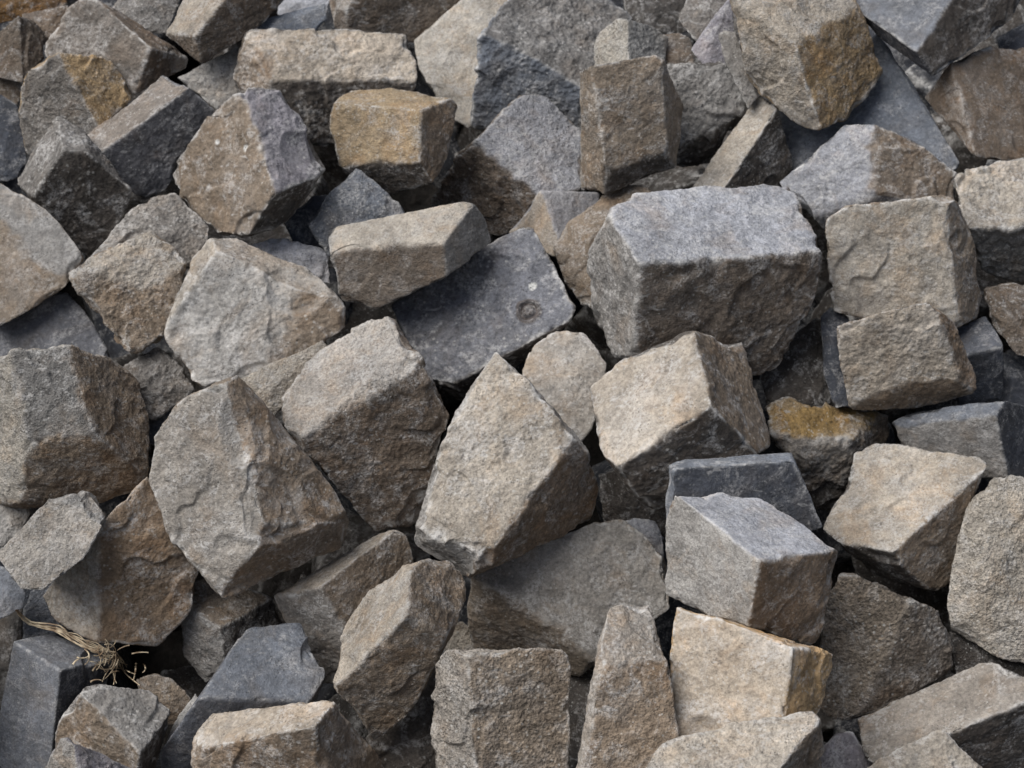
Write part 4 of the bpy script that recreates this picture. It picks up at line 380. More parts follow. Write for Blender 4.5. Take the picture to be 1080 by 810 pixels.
('cobblestone', 'wide light grey block with a dark right end, left of centre', 146.0, '-0.345 1.975 0.802;-0.322 1.988 0.797;-0.234 1.969 0.767;-0.190 1.926 0.746;-0.240 1.927 0.764;-0.336 1.952 0.798;-0.396 1.900 0.719;-0.381 1.922 0.743;-0.367 1.972 0.781;-0.244 1.908 0.735;-0.275 1.876 0.688;-0.297 1.867 0.676;-0.353 1.861 0.664;-0.188 1.913 0.720;-0.257 1.877 0.682;-0.396 1.917 0.710;-0.390 2.002 0.670;-0.368 1.989 0.770;-0.363 2.036 0.729;-0.346 1.992 0.792;-0.347 2.044 0.743;-0.324 2.005 0.786;-0.328 2.044 0.744;-0.239 1.986 0.756;-0.261 2.031 0.720;-0.195 1.943 0.737;-0.229 2.016 0.695;-0.193 1.930 0.711;-0.227 2.005 0.675;-0.261 1.895 0.674;-0.282 1.985 0.641;-0.300 1.886 0.668;-0.314 1.981 0.634;-0.354 1.879 0.657;-0.357 1.976 0.625', [([0.307, -0.111, 0.945], 'w'), ([-0.61, -0.364, 0.704], 't'), ([-0.017, -0.824, 0.567], 'l'), ([0.174, -0.857, 0.485], 'b')], {}),
('cobblestone', 'thin pale crest of stone between the light grey block and the pale topped stone', 60.0, '-0.306 1.855 0.685;-0.266 1.866 0.697;-0.213 1.887 0.718;-0.203 1.881 0.712;-0.254 1.836 0.666;-0.269 1.820 0.650;-0.298 1.833 0.663;-0.305 1.862 0.681;-0.299 1.887 0.666;-0.216 1.894 0.713;-0.228 1.904 0.696;-0.205 1.888 0.707;-0.220 1.901 0.690;-0.270 1.828 0.647;-0.272 1.869 0.635;-0.298 1.841 0.660;-0.294 1.876 0.647;-0.247 1.853 0.691;-0.267 1.839 0.682', [([-0.001, -0.714, 0.7], 't')], {}),
('cobblestone', 'big rounded boulder with speckled grey left half and brown right half, left of centre', 180.0, '-0.390 1.724 0.634;-0.383 1.748 0.682;-0.366 1.753 0.705;-0.337 1.752 0.730;-0.303 1.744 0.745;-0.301 1.722 0.710;-0.274 1.674 0.652;-0.253 1.650 0.621;-0.299 1.638 0.564;-0.319 1.644 0.554;-0.365 1.683 0.583;-0.274 1.763 0.715;-0.243 1.757 0.683;-0.200 1.735 0.630;-0.173 1.711 0.591;-0.186 1.712 0.555;-0.279 1.659 0.538;-0.308 1.639 0.539;-0.292 1.761 0.746;-0.392 1.744 0.620;-0.380 1.798 0.583;-0.385 1.768 0.668;-0.375 1.819 0.619;-0.369 1.773 0.690;-0.364 1.827 0.634;-0.340 1.772 0.715;-0.342 1.836 0.648;-0.295 1.781 0.731;-0.307 1.843 0.660;-0.247 1.776 0.668;-0.266 1.821 0.622;-0.205 1.755 0.617;-0.232 1.799 0.585;-0.178 1.732 0.578;-0.212 1.781 0.554;-0.191 1.734 0.543;-0.221 1.770 0.535;-0.282 1.680 0.527;-0.295 1.753 0.505;-0.312 1.661 0.527;-0.320 1.749 0.498;-0.367 1.704 0.571;-0.362 1.773 0.539', [([-0.402, -0.797, 0.452], 'w'), ([0.582, -0.458, 0.672], 'r'), ([0.521, -0.817, -0.247], 'r'), ([0.752, -0.539, 0.38], 'b')], {}),
('cobblestone', 'blocky stone with grey front face and brown underside, at the left edge', 162.0, '-0.550 1.833 0.734;-0.486 1.837 0.741;-0.474 1.810 0.711;-0.464 1.782 0.680;-0.449 1.772 0.659;-0.495 1.771 0.662;-0.530 1.771 0.647;-0.547 1.812 0.698;-0.406 1.790 0.601;-0.412 1.793 0.576;-0.468 1.789 0.561;-0.536 1.782 0.560;-0.546 1.773 0.572;-0.448 1.874 0.699;-0.425 1.884 0.670;-0.411 1.854 0.636;-0.404 1.796 0.600;-0.583 1.857 0.711;-0.594 1.811 0.549;-0.587 1.876 0.698;-0.583 1.918 0.652;-0.554 1.851 0.721;-0.564 1.921 0.658;-0.492 1.855 0.728;-0.514 1.925 0.663;-0.454 1.892 0.686;-0.475 1.917 0.651;-0.431 1.902 0.657;-0.454 1.910 0.637;-0.418 1.873 0.625;-0.445 1.893 0.609;-0.411 1.815 0.589;-0.445 1.869 0.568;-0.419 1.813 0.566;-0.449 1.861 0.554;-0.474 1.809 0.551;-0.492 1.856 0.544;-0.540 1.801 0.550;-0.544 1.854 0.540;-0.598 1.831 0.539;-0.583 1.857 0.545', [([-0.088, -0.796, 0.599], 'G'), ([0.117, -0.982, -0.146], 'r'), ([0.804, -0.239, 0.544], 'r'), ([-0.727, -0.648, 0.229], 't')], {}),
('cobblestone', 'dark blue triangular stone with a lichen crust edge, left edge', 94.0, '-0.613 1.960 0.686;-0.598 1.965 0.692;-0.530 1.992 0.728;-0.519 1.989 0.726;-0.483 1.955 0.698;-0.461 1.926 0.672;-0.463 1.917 0.664;-0.525 1.913 0.652;-0.609 1.920 0.648;-0.614 1.971 0.680;-0.608 2.003 0.659;-0.534 2.003 0.720;-0.545 2.023 0.693;-0.523 1.999 0.719;-0.536 2.022 0.691;-0.488 1.966 0.691;-0.512 2.006 0.664;-0.466 1.937 0.667;-0.497 1.992 0.640;-0.467 1.929 0.659;-0.498 1.988 0.633;-0.529 1.925 0.647;-0.546 1.983 0.625;-0.610 1.932 0.643;-0.608 1.983 0.625;-0.517 1.940 0.691;-0.527 1.930 0.687', [([-0.092, -0.691, 0.717], 'd')], {}),
('cobblestone', 'large rough grey brown stone at the left edge, above the dark blue triangular stone', 108.0, '-0.620 2.053 0.846;-0.598 2.052 0.840;-0.536 2.028 0.809;-0.493 1.988 0.771;-0.503 1.976 0.762;-0.515 1.960 0.745;-0.576 1.931 0.717;-0.607 1.923 0.709;-0.558 1.979 0.771;-0.622 2.065 0.838;-0.620 2.081 0.807;-0.601 2.065 0.832;-0.603 2.079 0.803;-0.541 2.041 0.801;-0.557 2.064 0.778;-0.498 2.001 0.764;-0.527 2.045 0.744;-0.520 1.973 0.739;-0.546 2.031 0.720;-0.579 1.945 0.712;-0.595 2.016 0.695;-0.610 1.937 0.704;-0.620 2.012 0.688', [([0.121, -0.641, 0.758], 'g'), ([0.03, -0.724, 0.689], 'b')], {}),
('cobblestone', 'craggy yellowish brown stone, left of the wide light grey block', 103.0, '-0.515 1.959 0.766;-0.488 1.977 0.776;-0.421 2.014 0.797;-0.410 2.013 0.795;-0.370 1.979 0.775;-0.413 1.953 0.754;-0.452 1.972 0.774;-0.383 1.946 0.733;-0.402 1.919 0.698;-0.435 1.908 0.686;-0.462 1.925 0.714;-0.494 1.942 0.740;-0.516 1.971 0.759;-0.512 2.029 0.726;-0.489 1.989 0.769;-0.489 2.035 0.737;-0.424 2.026 0.789;-0.435 2.049 0.760;-0.413 2.025 0.787;-0.427 2.048 0.759;-0.375 1.991 0.768;-0.399 2.035 0.737;-0.387 1.958 0.727;-0.410 2.015 0.703;-0.405 1.933 0.693;-0.425 1.998 0.674;-0.437 1.921 0.681;-0.451 1.992 0.663;-0.495 1.955 0.734;-0.496 2.017 0.706', [([0.037, -0.548, 0.836], 't'), ([0.063, -0.806, 0.589], 'b')], {}),
('cobblestone', 'coarse tan grey stone behind the craggy yellowish brown stone', 84.0, '-0.489 1.991 0.769;-0.460 2.020 0.785;-0.446 2.049 0.805;-0.420 2.068 0.814;-0.399 2.073 0.813;-0.356 2.047 0.782;-0.353 2.030 0.767;-0.377 2.000 0.749;-0.429 1.985 0.750;-0.489 2.002 0.765;-0.483 2.056 0.744;-0.448 2.059 0.799;-0.446 2.078 0.782;-0.422 2.078 0.808;-0.425 2.084 0.792;-0.401 2.083 0.807;-0.408 2.084 0.792;-0.360 2.057 0.776;-0.377 2.070 0.767;-0.356 2.040 0.763;-0.375 2.062 0.754;-0.380 2.010 0.745;-0.395 2.051 0.734;-0.431 1.996 0.746;-0.437 2.049 0.731;-0.421 2.023 0.788;-0.404 2.016 0.784', [([0.181, -0.611, 0.77], 'g')], {}),
('cobblestone', 'dark grey rounded stone below the craggy stone, touching the light grey block', 63.0, '-0.456 1.912 0.663;-0.405 1.935 0.687;-0.386 1.920 0.671;-0.361 1.896 0.646;-0.410 1.873 0.622;-0.425 1.873 0.622;-0.444 1.890 0.640;-0.457 1.919 0.658;-0.452 1.943 0.641;-0.407 1.942 0.682;-0.413 1.956 0.662;-0.388 1.927 0.666;-0.399 1.947 0.648;-0.364 1.904 0.642;-0.382 1.935 0.626;-0.411 1.881 0.619;-0.419 1.923 0.605;-0.426 1.881 0.619;-0.431 1.923 0.605;-0.444 1.898 0.636;-0.444 1.932 0.621;-0.413 1.899 0.658;-0.409 1.894 0.658', [([-0.0, -0.719, 0.695], 'G')], {'t': 'gd'}),
('cobblestone', 'light brown grey stone with a narrow top facet, left edge', 87.0, '-0.553 1.678 0.571;-0.514 1.705 0.601;-0.489 1.722 0.624;-0.473 1.719 0.620;-0.435 1.689 0.603;-0.454 1.661 0.576;-0.499 1.640 0.549;-0.523 1.646 0.550;-0.457 1.734 0.615;-0.428 1.712 0.603;-0.555 1.688 0.564;-0.550 1.721 0.546;-0.492 1.732 0.616;-0.499 1.747 0.591;-0.461 1.743 0.607;-0.472 1.746 0.591;-0.433 1.721 0.595;-0.453 1.738 0.576;-0.458 1.671 0.570;-0.478 1.719 0.543;-0.502 1.651 0.544;-0.513 1.706 0.520;-0.525 1.657 0.544;-0.530 1.707 0.523', [([-0.144, -0.643, 0.752], 'w'), ([0.314, -0.095, 0.945], 'g')], {}),
('cobblestone', 'tall brown stone with a tan left face, above the tuft of dry straw', 137.0, '-0.528 1.716 0.476;-0.501 1.715 0.515;-0.443 1.711 0.591;-0.455 1.700 0.549;-0.454 1.671 0.458;-0.492 1.692 0.460;-0.393 1.737 0.635;-0.384 1.733 0.613;-0.342 1.721 0.534;-0.351 1.704 0.482;-0.367 1.694 0.461;-0.393 1.682 0.442;-0.529 1.732 0.465;-0.513 1.761 0.453;-0.503 1.731 0.504;-0.496 1.773 0.473;-0.446 1.726 0.579;-0.459 1.796 0.514;-0.397 1.751 0.622;-0.420 1.816 0.548;-0.347 1.736 0.523;-0.375 1.780 0.486;-0.356 1.719 0.472;-0.381 1.760 0.451;-0.372 1.710 0.451;-0.393 1.752 0.436;-0.397 1.698 0.432;-0.413 1.743 0.421;-0.457 1.687 0.448;-0.462 1.745 0.425;-0.494 1.708 0.450;-0.488 1.751 0.435', [([-0.449, -0.847, 0.286], 't'), ([0.224, -0.937, 0.268], 'r')], {}),
('cobblestone', 'brown grey stone under the rounded speckled boulder', 99.0, '-0.373 1.729 0.476;-0.358 1.754 0.482;-0.334 1.763 0.486;-0.267 1.730 0.474;-0.323 1.693 0.462;-0.368 1.718 0.466;-0.319 1.683 0.420;-0.348 1.692 0.383;-0.368 1.710 0.411;-0.254 1.729 0.437;-0.268 1.709 0.392;-0.373 1.740 0.467;-0.367 1.770 0.434;-0.359 1.764 0.473;-0.354 1.778 0.447;-0.336 1.773 0.476;-0.335 1.781 0.453;-0.270 1.740 0.465;-0.287 1.770 0.433;-0.258 1.740 0.429;-0.276 1.758 0.414;-0.271 1.720 0.385;-0.285 1.740 0.382;-0.349 1.703 0.376;-0.347 1.733 0.370;-0.369 1.721 0.404;-0.362 1.746 0.393', [([-0.006, -0.338, 0.941], 'b'), ([-0.51, -0.842, 0.174], 'g'), ([0.52, -0.828, 0.212], 'k')], {}),
('cobblestone', 'block with tan top, brown right face and bluish front, below the rounded boulder', 116.0, '-0.260 1.686 0.511;-0.147 1.751 0.548;-0.128 1.746 0.557;-0.206 1.668 0.536;-0.225 1.671 0.526;-0.174 1.650 0.472;-0.192 1.652 0.415;-0.209 1.658 0.404;-0.224 1.664 0.421;-0.116 1.749 0.546;-0.107 1.736 0.516;-0.145 1.675 0.472;-0.260 1.698 0.501;-0.247 1.739 0.469;-0.149 1.763 0.537;-0.159 1.765 0.514;-0.130 1.758 0.546;-0.145 1.766 0.517;-0.118 1.761 0.535;-0.135 1.764 0.512;-0.110 1.748 0.506;-0.129 1.751 0.491;-0.147 1.688 0.463;-0.159 1.724 0.444;-0.193 1.666 0.407;-0.194 1.702 0.405;-0.210 1.671 0.396;-0.206 1.700 0.401;-0.224 1.678 0.413;-0.217 1.706 0.413', [([-0.378, 0.125, 0.917], 't'), ([-0.35, -0.934, 0.073], 'g'), ([0.565, -0.683, 0.463], 'b')], {}),
('cobblestone', 'leaning elongated stone with pale left side and brown front, lower centre left', 129.0, '-0.186 1.552 0.493;-0.177 1.619 0.520;-0.160 1.633 0.544;-0.118 1.627 0.591;-0.105 1.603 0.600;-0.105 1.550 0.588;-0.145 1.552 0.541;-0.173 1.549 0.504;-0.092 1.635 0.595;-0.064 1.663 0.577;-0.049 1.650 0.559;-0.048 1.624 0.551;-0.067 1.554 0.552;-0.083 1.554 0.506;-0.109 1.555 0.452;-0.145 1.554 0.419;-0.186 1.566 0.483;-0.173 1.602 0.468;-0.176 1.628 0.513;-0.164 1.634 0.504;-0.160 1.642 0.536;-0.151 1.644 0.521;-0.119 1.640 0.579;-0.121 1.650 0.549;-0.094 1.648 0.582;-0.101 1.653 0.555;-0.066 1.663 0.573;-0.080 1.668 0.544;-0.051 1.653 0.555;-0.069 1.659 0.532;-0.050 1.638 0.540;-0.067 1.637 0.528;-0.085 1.569 0.496;-0.095 1.607 0.476;-0.110 1.570 0.443;-0.114 1.591 0.448;-0.145 1.569 0.411;-0.140 1.584 0.429', [([-0.752, -0.166, 0.637], 't'), ([0.67, -0.17, 0.722], 'b'), ([0.041, -0.999, -0.032], 'b')], {}),
('cobblestone', 'tan topped block lying along the bottom edge, lower left of centre', 134.0, '-0.331 1.512 0.455;-0.313 1.547 0.461;-0.186 1.504 0.516;-0.177 1.496 0.519;-0.194 1.465 0.514;-0.257 1.487 0.488;-0.320 1.498 0.458;-0.185 1.453 0.433;-0.333 1.494 0.396;-0.140 1.529 0.423;-0.121 1.538 0.357;-0.331 1.526 0.442;-0.317 1.565 0.404;-0.314 1.560 0.449;-0.299 1.576 0.423;-0.189 1.517 0.503;-0.208 1.581 0.432;-0.180 1.510 0.506;-0.202 1.581 0.431;-0.144 1.543 0.411;-0.168 1.560 0.396;-0.124 1.538 0.358;-0.153 1.552 0.359;-0.333 1.509 0.384;-0.316 1.543 0.367', [([-0.388, 0.03, 0.921], 't'), ([-0.303, -0.943, 0.135], 'b'), ([0.854, -0.491, 0.17], 'b')], {}),
('cobblestone', 'square coarse brown block standing at the bottom edge, centre', 153.0, '-0.047 1.517 0.571;0.055 1.527 0.562;0.059 1.517 0.545;0.057 1.448 0.432;-0.036 1.439 0.440;-0.065 1.536 0.556;-0.078 1.480 0.403;-0.087 1.525 0.471;-0.083 1.545 0.522;-0.085 1.541 0.457;-0.069 1.576 0.427;-0.082 1.561 0.507;-0.067 1.596 0.462;-0.064 1.552 0.541;-0.054 1.604 0.476;-0.047 1.533 0.556;-0.040 1.604 0.476;0.054 1.543 0.547;0.040 1.604 0.476;0.058 1.533 0.530;0.043 1.596 0.462;0.056 1.465 0.419;0.042 1.544 0.372;-0.076 1.497 0.390;-0.063 1.544 0.372', [([0.131, -0.846, 0.517], 'b'), ([-0.789, -0.554, 0.266], 'w')], {}),
('stone_chip', 'small tan chip of stone above the square coarse brown block', 36.0, '-0.078 1.753 0.408;-0.067 1.760 0.416;-0.057 1.763 0.418;-0.026 1.742 0.397;-0.043 1.732 0.388;-0.078 1.734 0.390;-0.078 1.756 0.405;-0.073 1.756 0.402;-0.067 1.763 0.413;-0.065 1.762 0.408;-0.057 1.764 0.416;-0.057 1.764 0.409;-0.027 1.746 0.395;-0.034 1.751 0.392;-0.044 1.736 0.385;-0.047 1.746 0.383;-0.077 1.739 0.387;-0.073 1.747 0.385', [([0.0, -0.712, 0.702], 't')], {}),
('stone_slab', 'grey blue slab with a chipped groove, behind the tan topped bottom block', 135.0, '-0.282 1.642 0.503;-0.227 1.653 0.500;-0.195 1.594 0.475;-0.213 1.560 0.464;-0.229 1.560 0.469;-0.325 1.553 0.478;-0.238 1.570 0.381;-0.376 1.566 0.347;-0.377 1.561 0.393;-0.377 1.576 0.382;-0.355 1.585 0.390;-0.283 1.644 0.498;-0.285 1.649 0.470;-0.228 1.646 0.502;-0.243 1.650 0.473;-0.200 1.608 0.462;-0.220 1.615 0.447;-0.240 1.575 0.379;-0.252 1.594 0.379;-0.372 1.561 0.355;-0.354 1.585 0.359', [([0.125, -0.328, 0.937], 's'), ([0.054, -0.991, -0.12], 'd')], {}),
('cobblestone', 'small block with bluish grey top and brown side, lower left beneath the straw', 111.0, '-0.458 1.577 0.470;-0.442 1.588 0.467;-0.386 1.600 0.449;-0.360 1.582 0.436;-0.384 1.520 0.432;-0.395 1.515 0.377;-0.505 1.574 0.324;-0.485 1.583 0.416;-0.374 1.555 0.414;-0.387 1.542 0.359;-0.503 1.575 0.325;-0.490 1.589 0.331;-0.487 1.594 0.406;-0.480 1.610 0.386;-0.460 1.588 0.459;-0.465 1.625 0.411;-0.445 1.599 0.455;-0.451 1.627 0.415;-0.390 1.611 0.438;-0.405 1.624 0.411;-0.365 1.593 0.425;-0.387 1.616 0.396;-0.391 1.554 0.350;-0.407 1.584 0.340;-0.399 1.528 0.368;-0.418 1.582 0.337', [([0.328, -0.192, 0.925], 'g'), ([-0.534, -0.825, 0.185], 'b'), ([0.924, -0.356, -0.141], 'k')], {}),
('cobblestone', 'purplish grey stone corner at the bottom edge, lower left corner', 67.0, '-0.498 1.508 0.383;-0.463 1.511 0.463;-0.446 1.494 0.468;-0.431 1.458 0.428;-0.391 1.513 0.415;-0.386 1.494 0.397;-0.496 1.509 0.384;-0.485 1.516 0.385;-0.465 1.518 0.456;-0.465 1.535 0.429;-0.394 1.520 0.409;-0.406 1.522 0.406;-0.390 1.501 0.391;-0.404 1.511 0.389', [([-0.701, -0.634, 0.327], 'w'), ([0.707, -0.383, 0.594], 'p')], {}),
('cobblestone', 'smooth slate blue block with a dark right face, lower left corner', 123.0, '-0.544 1.666 0.464;-0.514 1.701 0.449;-0.439 1.671 0.439;-0.483 1.617 0.462;-0.507 1.581 0.317;-0.593 1.629 0.274;-0.561 1.653 0.397;-0.446 1.661 0.408;-0.481 1.617 0.404;-0.498 1.594 0.360;-0.591 1.630 0.277;-0.578 1.649 0.288;-0.548 1.679 0.452;-0.552 1.706 0.407;-0.518 1.713 0.437;-0.522 1.709 0.413;-0.445 1.684 0.427;-0.469 1.700 0.396;-0.452 1.674 0.396;-0.473 1.688 0.376;-0.511 1.595 0.308;-0.523 1.641 0.295', [([0.214, 0.23, 0.949], 's'), ([-0.58, -0.76, 0.293], 's'), ([0.78, -0.625, 0.026], 'D')], {}),
('cobblestone', 'blue grey stone at the left edge above the smooth slate blue block', 44.0, '-0.580 1.729 0.528;-0.554 1.721 0.521;-0.533 1.702 0.502;-0.536 1.690 0.490;-0.574 1.677 0.477;-0.581 1.733 0.524;-0.580 1.738 0.510;-0.555 1.726 0.517;-0.561 1.734 0.503;-0.535 1.707 0.498;-0.547 1.724 0.486;-0.538 1.695 0.487;-0.550 1.718 0.475;-0.575 1.682 0.474;-0.580 1.711 0.463;-0.554 1.701 0.506;-0.551 1.698 0.507', [([0.001, -0.706, 0.708], 's')], {}),
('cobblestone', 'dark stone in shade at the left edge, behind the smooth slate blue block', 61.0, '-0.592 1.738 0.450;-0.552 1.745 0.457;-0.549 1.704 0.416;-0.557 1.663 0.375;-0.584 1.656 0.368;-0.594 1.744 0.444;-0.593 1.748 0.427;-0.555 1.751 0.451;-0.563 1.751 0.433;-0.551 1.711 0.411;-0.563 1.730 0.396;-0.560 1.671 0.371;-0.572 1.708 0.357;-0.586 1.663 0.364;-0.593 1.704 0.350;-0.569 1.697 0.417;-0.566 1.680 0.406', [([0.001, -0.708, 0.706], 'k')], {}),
('cobblestone', 'small blue grey stone left of the tall brown stone, behind the straw tip', 48.0, '-0.549 1.730 0.460;-0.536 1.751 0.482;-0.517 1.754 0.485;-0.506 1.731 0.462;-0.498 1.707 0.438;-0.546 1.704 0.435;-0.550 1.735 0.456;-0.550 1.753 0.441;-0.537 1.756 0.477;-0.539 1.764 0.461;-0.519 1.759 0.480;-0.525 1.766 0.463;-0.508 1.736 0.458;-0.518 1.754 0.443;-0.500 1.713 0.434;-0.513 1.741 0.421;-0.547 1.710 0.432;-0.550 1.739 0.418;-0.521 1.724 0.461;-0.519 1.722 0.463', [([-0.0, -0.709, 0.705], 's')], {}),
('cobblestone', 'small pale stone at the left edge between the blocky stone and the light brown one', 41.0, '-0.593 1.814 0.550;-0.560 1.812 0.548;-0.544 1.806 0.542;-0.558 1.786 0.521;-0.588 1.767 0.502;-0.594 1.818 0.546;-0.592 1.825 0.534;-0.562 1.817 0.544;-0.568 1.824 0.533;-0.547 1.811 0.538;-0.557 1.820 0.527;-0.559 1.790 0.518;-0.568 1.810 0.509;-0.589 1.772 0.499;-0.592 1.800 0.491;-0.568 1.793 0.535;-0.566 1.794 0.538', [([0.001, -0.713, 0.701], 'l')], {}),
('cobblestone', 'shaded brown stone behind the small block with bluish grey top', 47.0, '-0.411 1.648 0.426;-0.394 1.652 0.431;-0.373 1.648 0.427;-0.349 1.632 0.411;-0.360 1.612 0.391;-0.393 1.612 0.391;-0.412 1.652 0.422;-0.409 1.665 0.405;-0.395 1.657 0.426;-0.395 1.667 0.409;-0.375 1.653 0.422;-0.380 1.665 0.406;-0.351 1.637 0.406;-0.363 1.656 0.390;-0.362 1.617 0.388;-0.372 1.646 0.372;-0.394 1.617 0.388;-0.397 1.646 0.372;-0.378 1.634 0.420;-0.378 1.628 0.417', [([0.0, -0.702, 0.713], 'b')], {}),
('stone_splinter', 'narrow pale stone sliver left of the grey blue grooved slab', 37.0, '-0.379 1.576 0.375;-0.366 1.601 0.400;-0.343 1.627 0.425;-0.335 1.618 0.416;-0.347 1.594 0.393;-0.368 1.568 0.367;-0.379 1.581 0.373;-0.376 1.593 0.371;-0.367 1.605 0.397;-0.365 1.606 0.394;-0.343 1.625 0.425;-0.348 1.624 0.413;-0.335 1.619 0.415;-0.342 1.619 0.406;-0.348 1.598 0.390;-0.352 1.603 0.387;-0.369 1.572 0.365;-0.368 1.589 0.363', [([-0.0, -0.699, 0.715], 'l')], {}),
('cobblestone', 'small stone with bluish top and tan left side, above the dark blue marked stone', 65.0, '0.035 2.136 0.790;0.042 2.126 0.780;0.055 2.094 0.749;0.060 2.076 0.723;0.023 2.118 0.735;-0.005 2.142 0.729;0.115 2.185 0.764;0.096 2.147 0.753;-0.003 2.150 0.725;0.011 2.162 0.724;0.035 2.144 0.786;0.040 2.182 0.759;0.113 2.185 0.764;0.099 2.186 0.754;0.060 2.085 0.721;0.060 2.149 0.702', [([-0.651, -0.668, 0.36], 't'), ([0.522, -0.463, 0.716], 'u')], {}),
('cobblestone', 'brown pinkish stone behind the left side of the largest block', 94.0, '0.046 2.073 0.741;0.069 2.094 0.766;0.114 2.113 0.797;0.133 2.116 0.806;0.162 2.109 0.810;0.176 2.089 0.799;0.119 2.066 0.760;0.112 1.991 0.697;0.081 2.004 0.697;0.066 2.030 0.713;0.048 2.085 0.736;0.063 2.099 0.730;0.070 2.105 0.760;0.080 2.111 0.750;0.115 2.123 0.790;0.114 2.124 0.774;0.133 2.126 0.799;0.128 2.128 0.780;0.161 2.119 0.803;0.150 2.128 0.781;0.175 2.100 0.792;0.161 2.121 0.769;0.112 2.004 0.693;0.114 2.070 0.680;0.082 2.016 0.693;0.090 2.072 0.684;0.067 2.042 0.708;0.079 2.082 0.701;0.109 2.053 0.758;0.105 2.055 0.764', [([-0.257, -0.61, 0.749], 'b')], {}),
('cobblestone', 'small grey stone in the gap right of the blocky stone at the left edge', 40.0, '-0.431 1.907 0.620;-0.396 1.910 0.622;-0.379 1.898 0.610;-0.396 1.875 0.586;-0.422 1.875 0.586;-0.432 1.912 0.616;-0.429 1.923 0.604;-0.398 1.914 0.619;-0.403 1.924 0.606;-0.381 1.903 0.607;-0.391 1.918 0.596;-0.398 1.880 0.583;-0.405 1.906 0.574;-0.423 1.880 0.583;-0.424 1.906 0.574;-0.397 1.892 0.609;-0.395 1.889 0.609', [([0.0, -0.719, 0.695], 's')], {}),
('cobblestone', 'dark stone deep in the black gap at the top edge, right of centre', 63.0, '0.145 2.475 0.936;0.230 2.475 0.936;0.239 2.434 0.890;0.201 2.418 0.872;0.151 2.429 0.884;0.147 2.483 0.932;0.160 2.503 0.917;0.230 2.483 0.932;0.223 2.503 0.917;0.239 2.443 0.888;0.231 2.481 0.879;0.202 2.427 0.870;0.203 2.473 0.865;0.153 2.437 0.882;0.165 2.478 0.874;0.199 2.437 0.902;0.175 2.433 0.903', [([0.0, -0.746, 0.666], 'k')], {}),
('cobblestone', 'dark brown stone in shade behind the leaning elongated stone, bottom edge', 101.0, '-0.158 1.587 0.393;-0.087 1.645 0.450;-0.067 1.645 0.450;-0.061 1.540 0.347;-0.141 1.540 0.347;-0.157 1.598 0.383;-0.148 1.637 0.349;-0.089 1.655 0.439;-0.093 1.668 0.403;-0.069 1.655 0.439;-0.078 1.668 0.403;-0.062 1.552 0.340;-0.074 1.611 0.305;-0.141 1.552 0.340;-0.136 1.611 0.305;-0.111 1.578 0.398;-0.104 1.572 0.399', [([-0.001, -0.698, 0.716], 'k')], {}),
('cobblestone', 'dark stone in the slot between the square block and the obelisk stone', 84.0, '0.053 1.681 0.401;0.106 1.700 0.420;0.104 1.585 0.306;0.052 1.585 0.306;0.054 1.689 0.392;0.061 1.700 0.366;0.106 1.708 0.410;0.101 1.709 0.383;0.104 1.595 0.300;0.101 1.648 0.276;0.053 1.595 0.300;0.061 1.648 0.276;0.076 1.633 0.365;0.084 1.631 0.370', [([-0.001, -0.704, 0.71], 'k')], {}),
('cobblestone', 'dark stone inside the gap under the pale tan block, right of centre', 69.0, '0.096 1.852 0.561;0.131 1.860 0.569;0.174 1.837 0.545;0.184 1.795 0.502;0.108 1.802 0.509;0.098 1.860 0.555;0.109 1.878 0.533;0.132 1.867 0.562;0.135 1.882 0.540;0.174 1.845 0.539;0.168 1.870 0.518;0.183 1.803 0.497;0.176 1.847 0.479;0.110 1.811 0.505;0.119 1.851 0.486;0.130 1.822 0.539;0.141 1.824 0.547', [([0.0, -0.715, 0.699], 'k')], {}),
]
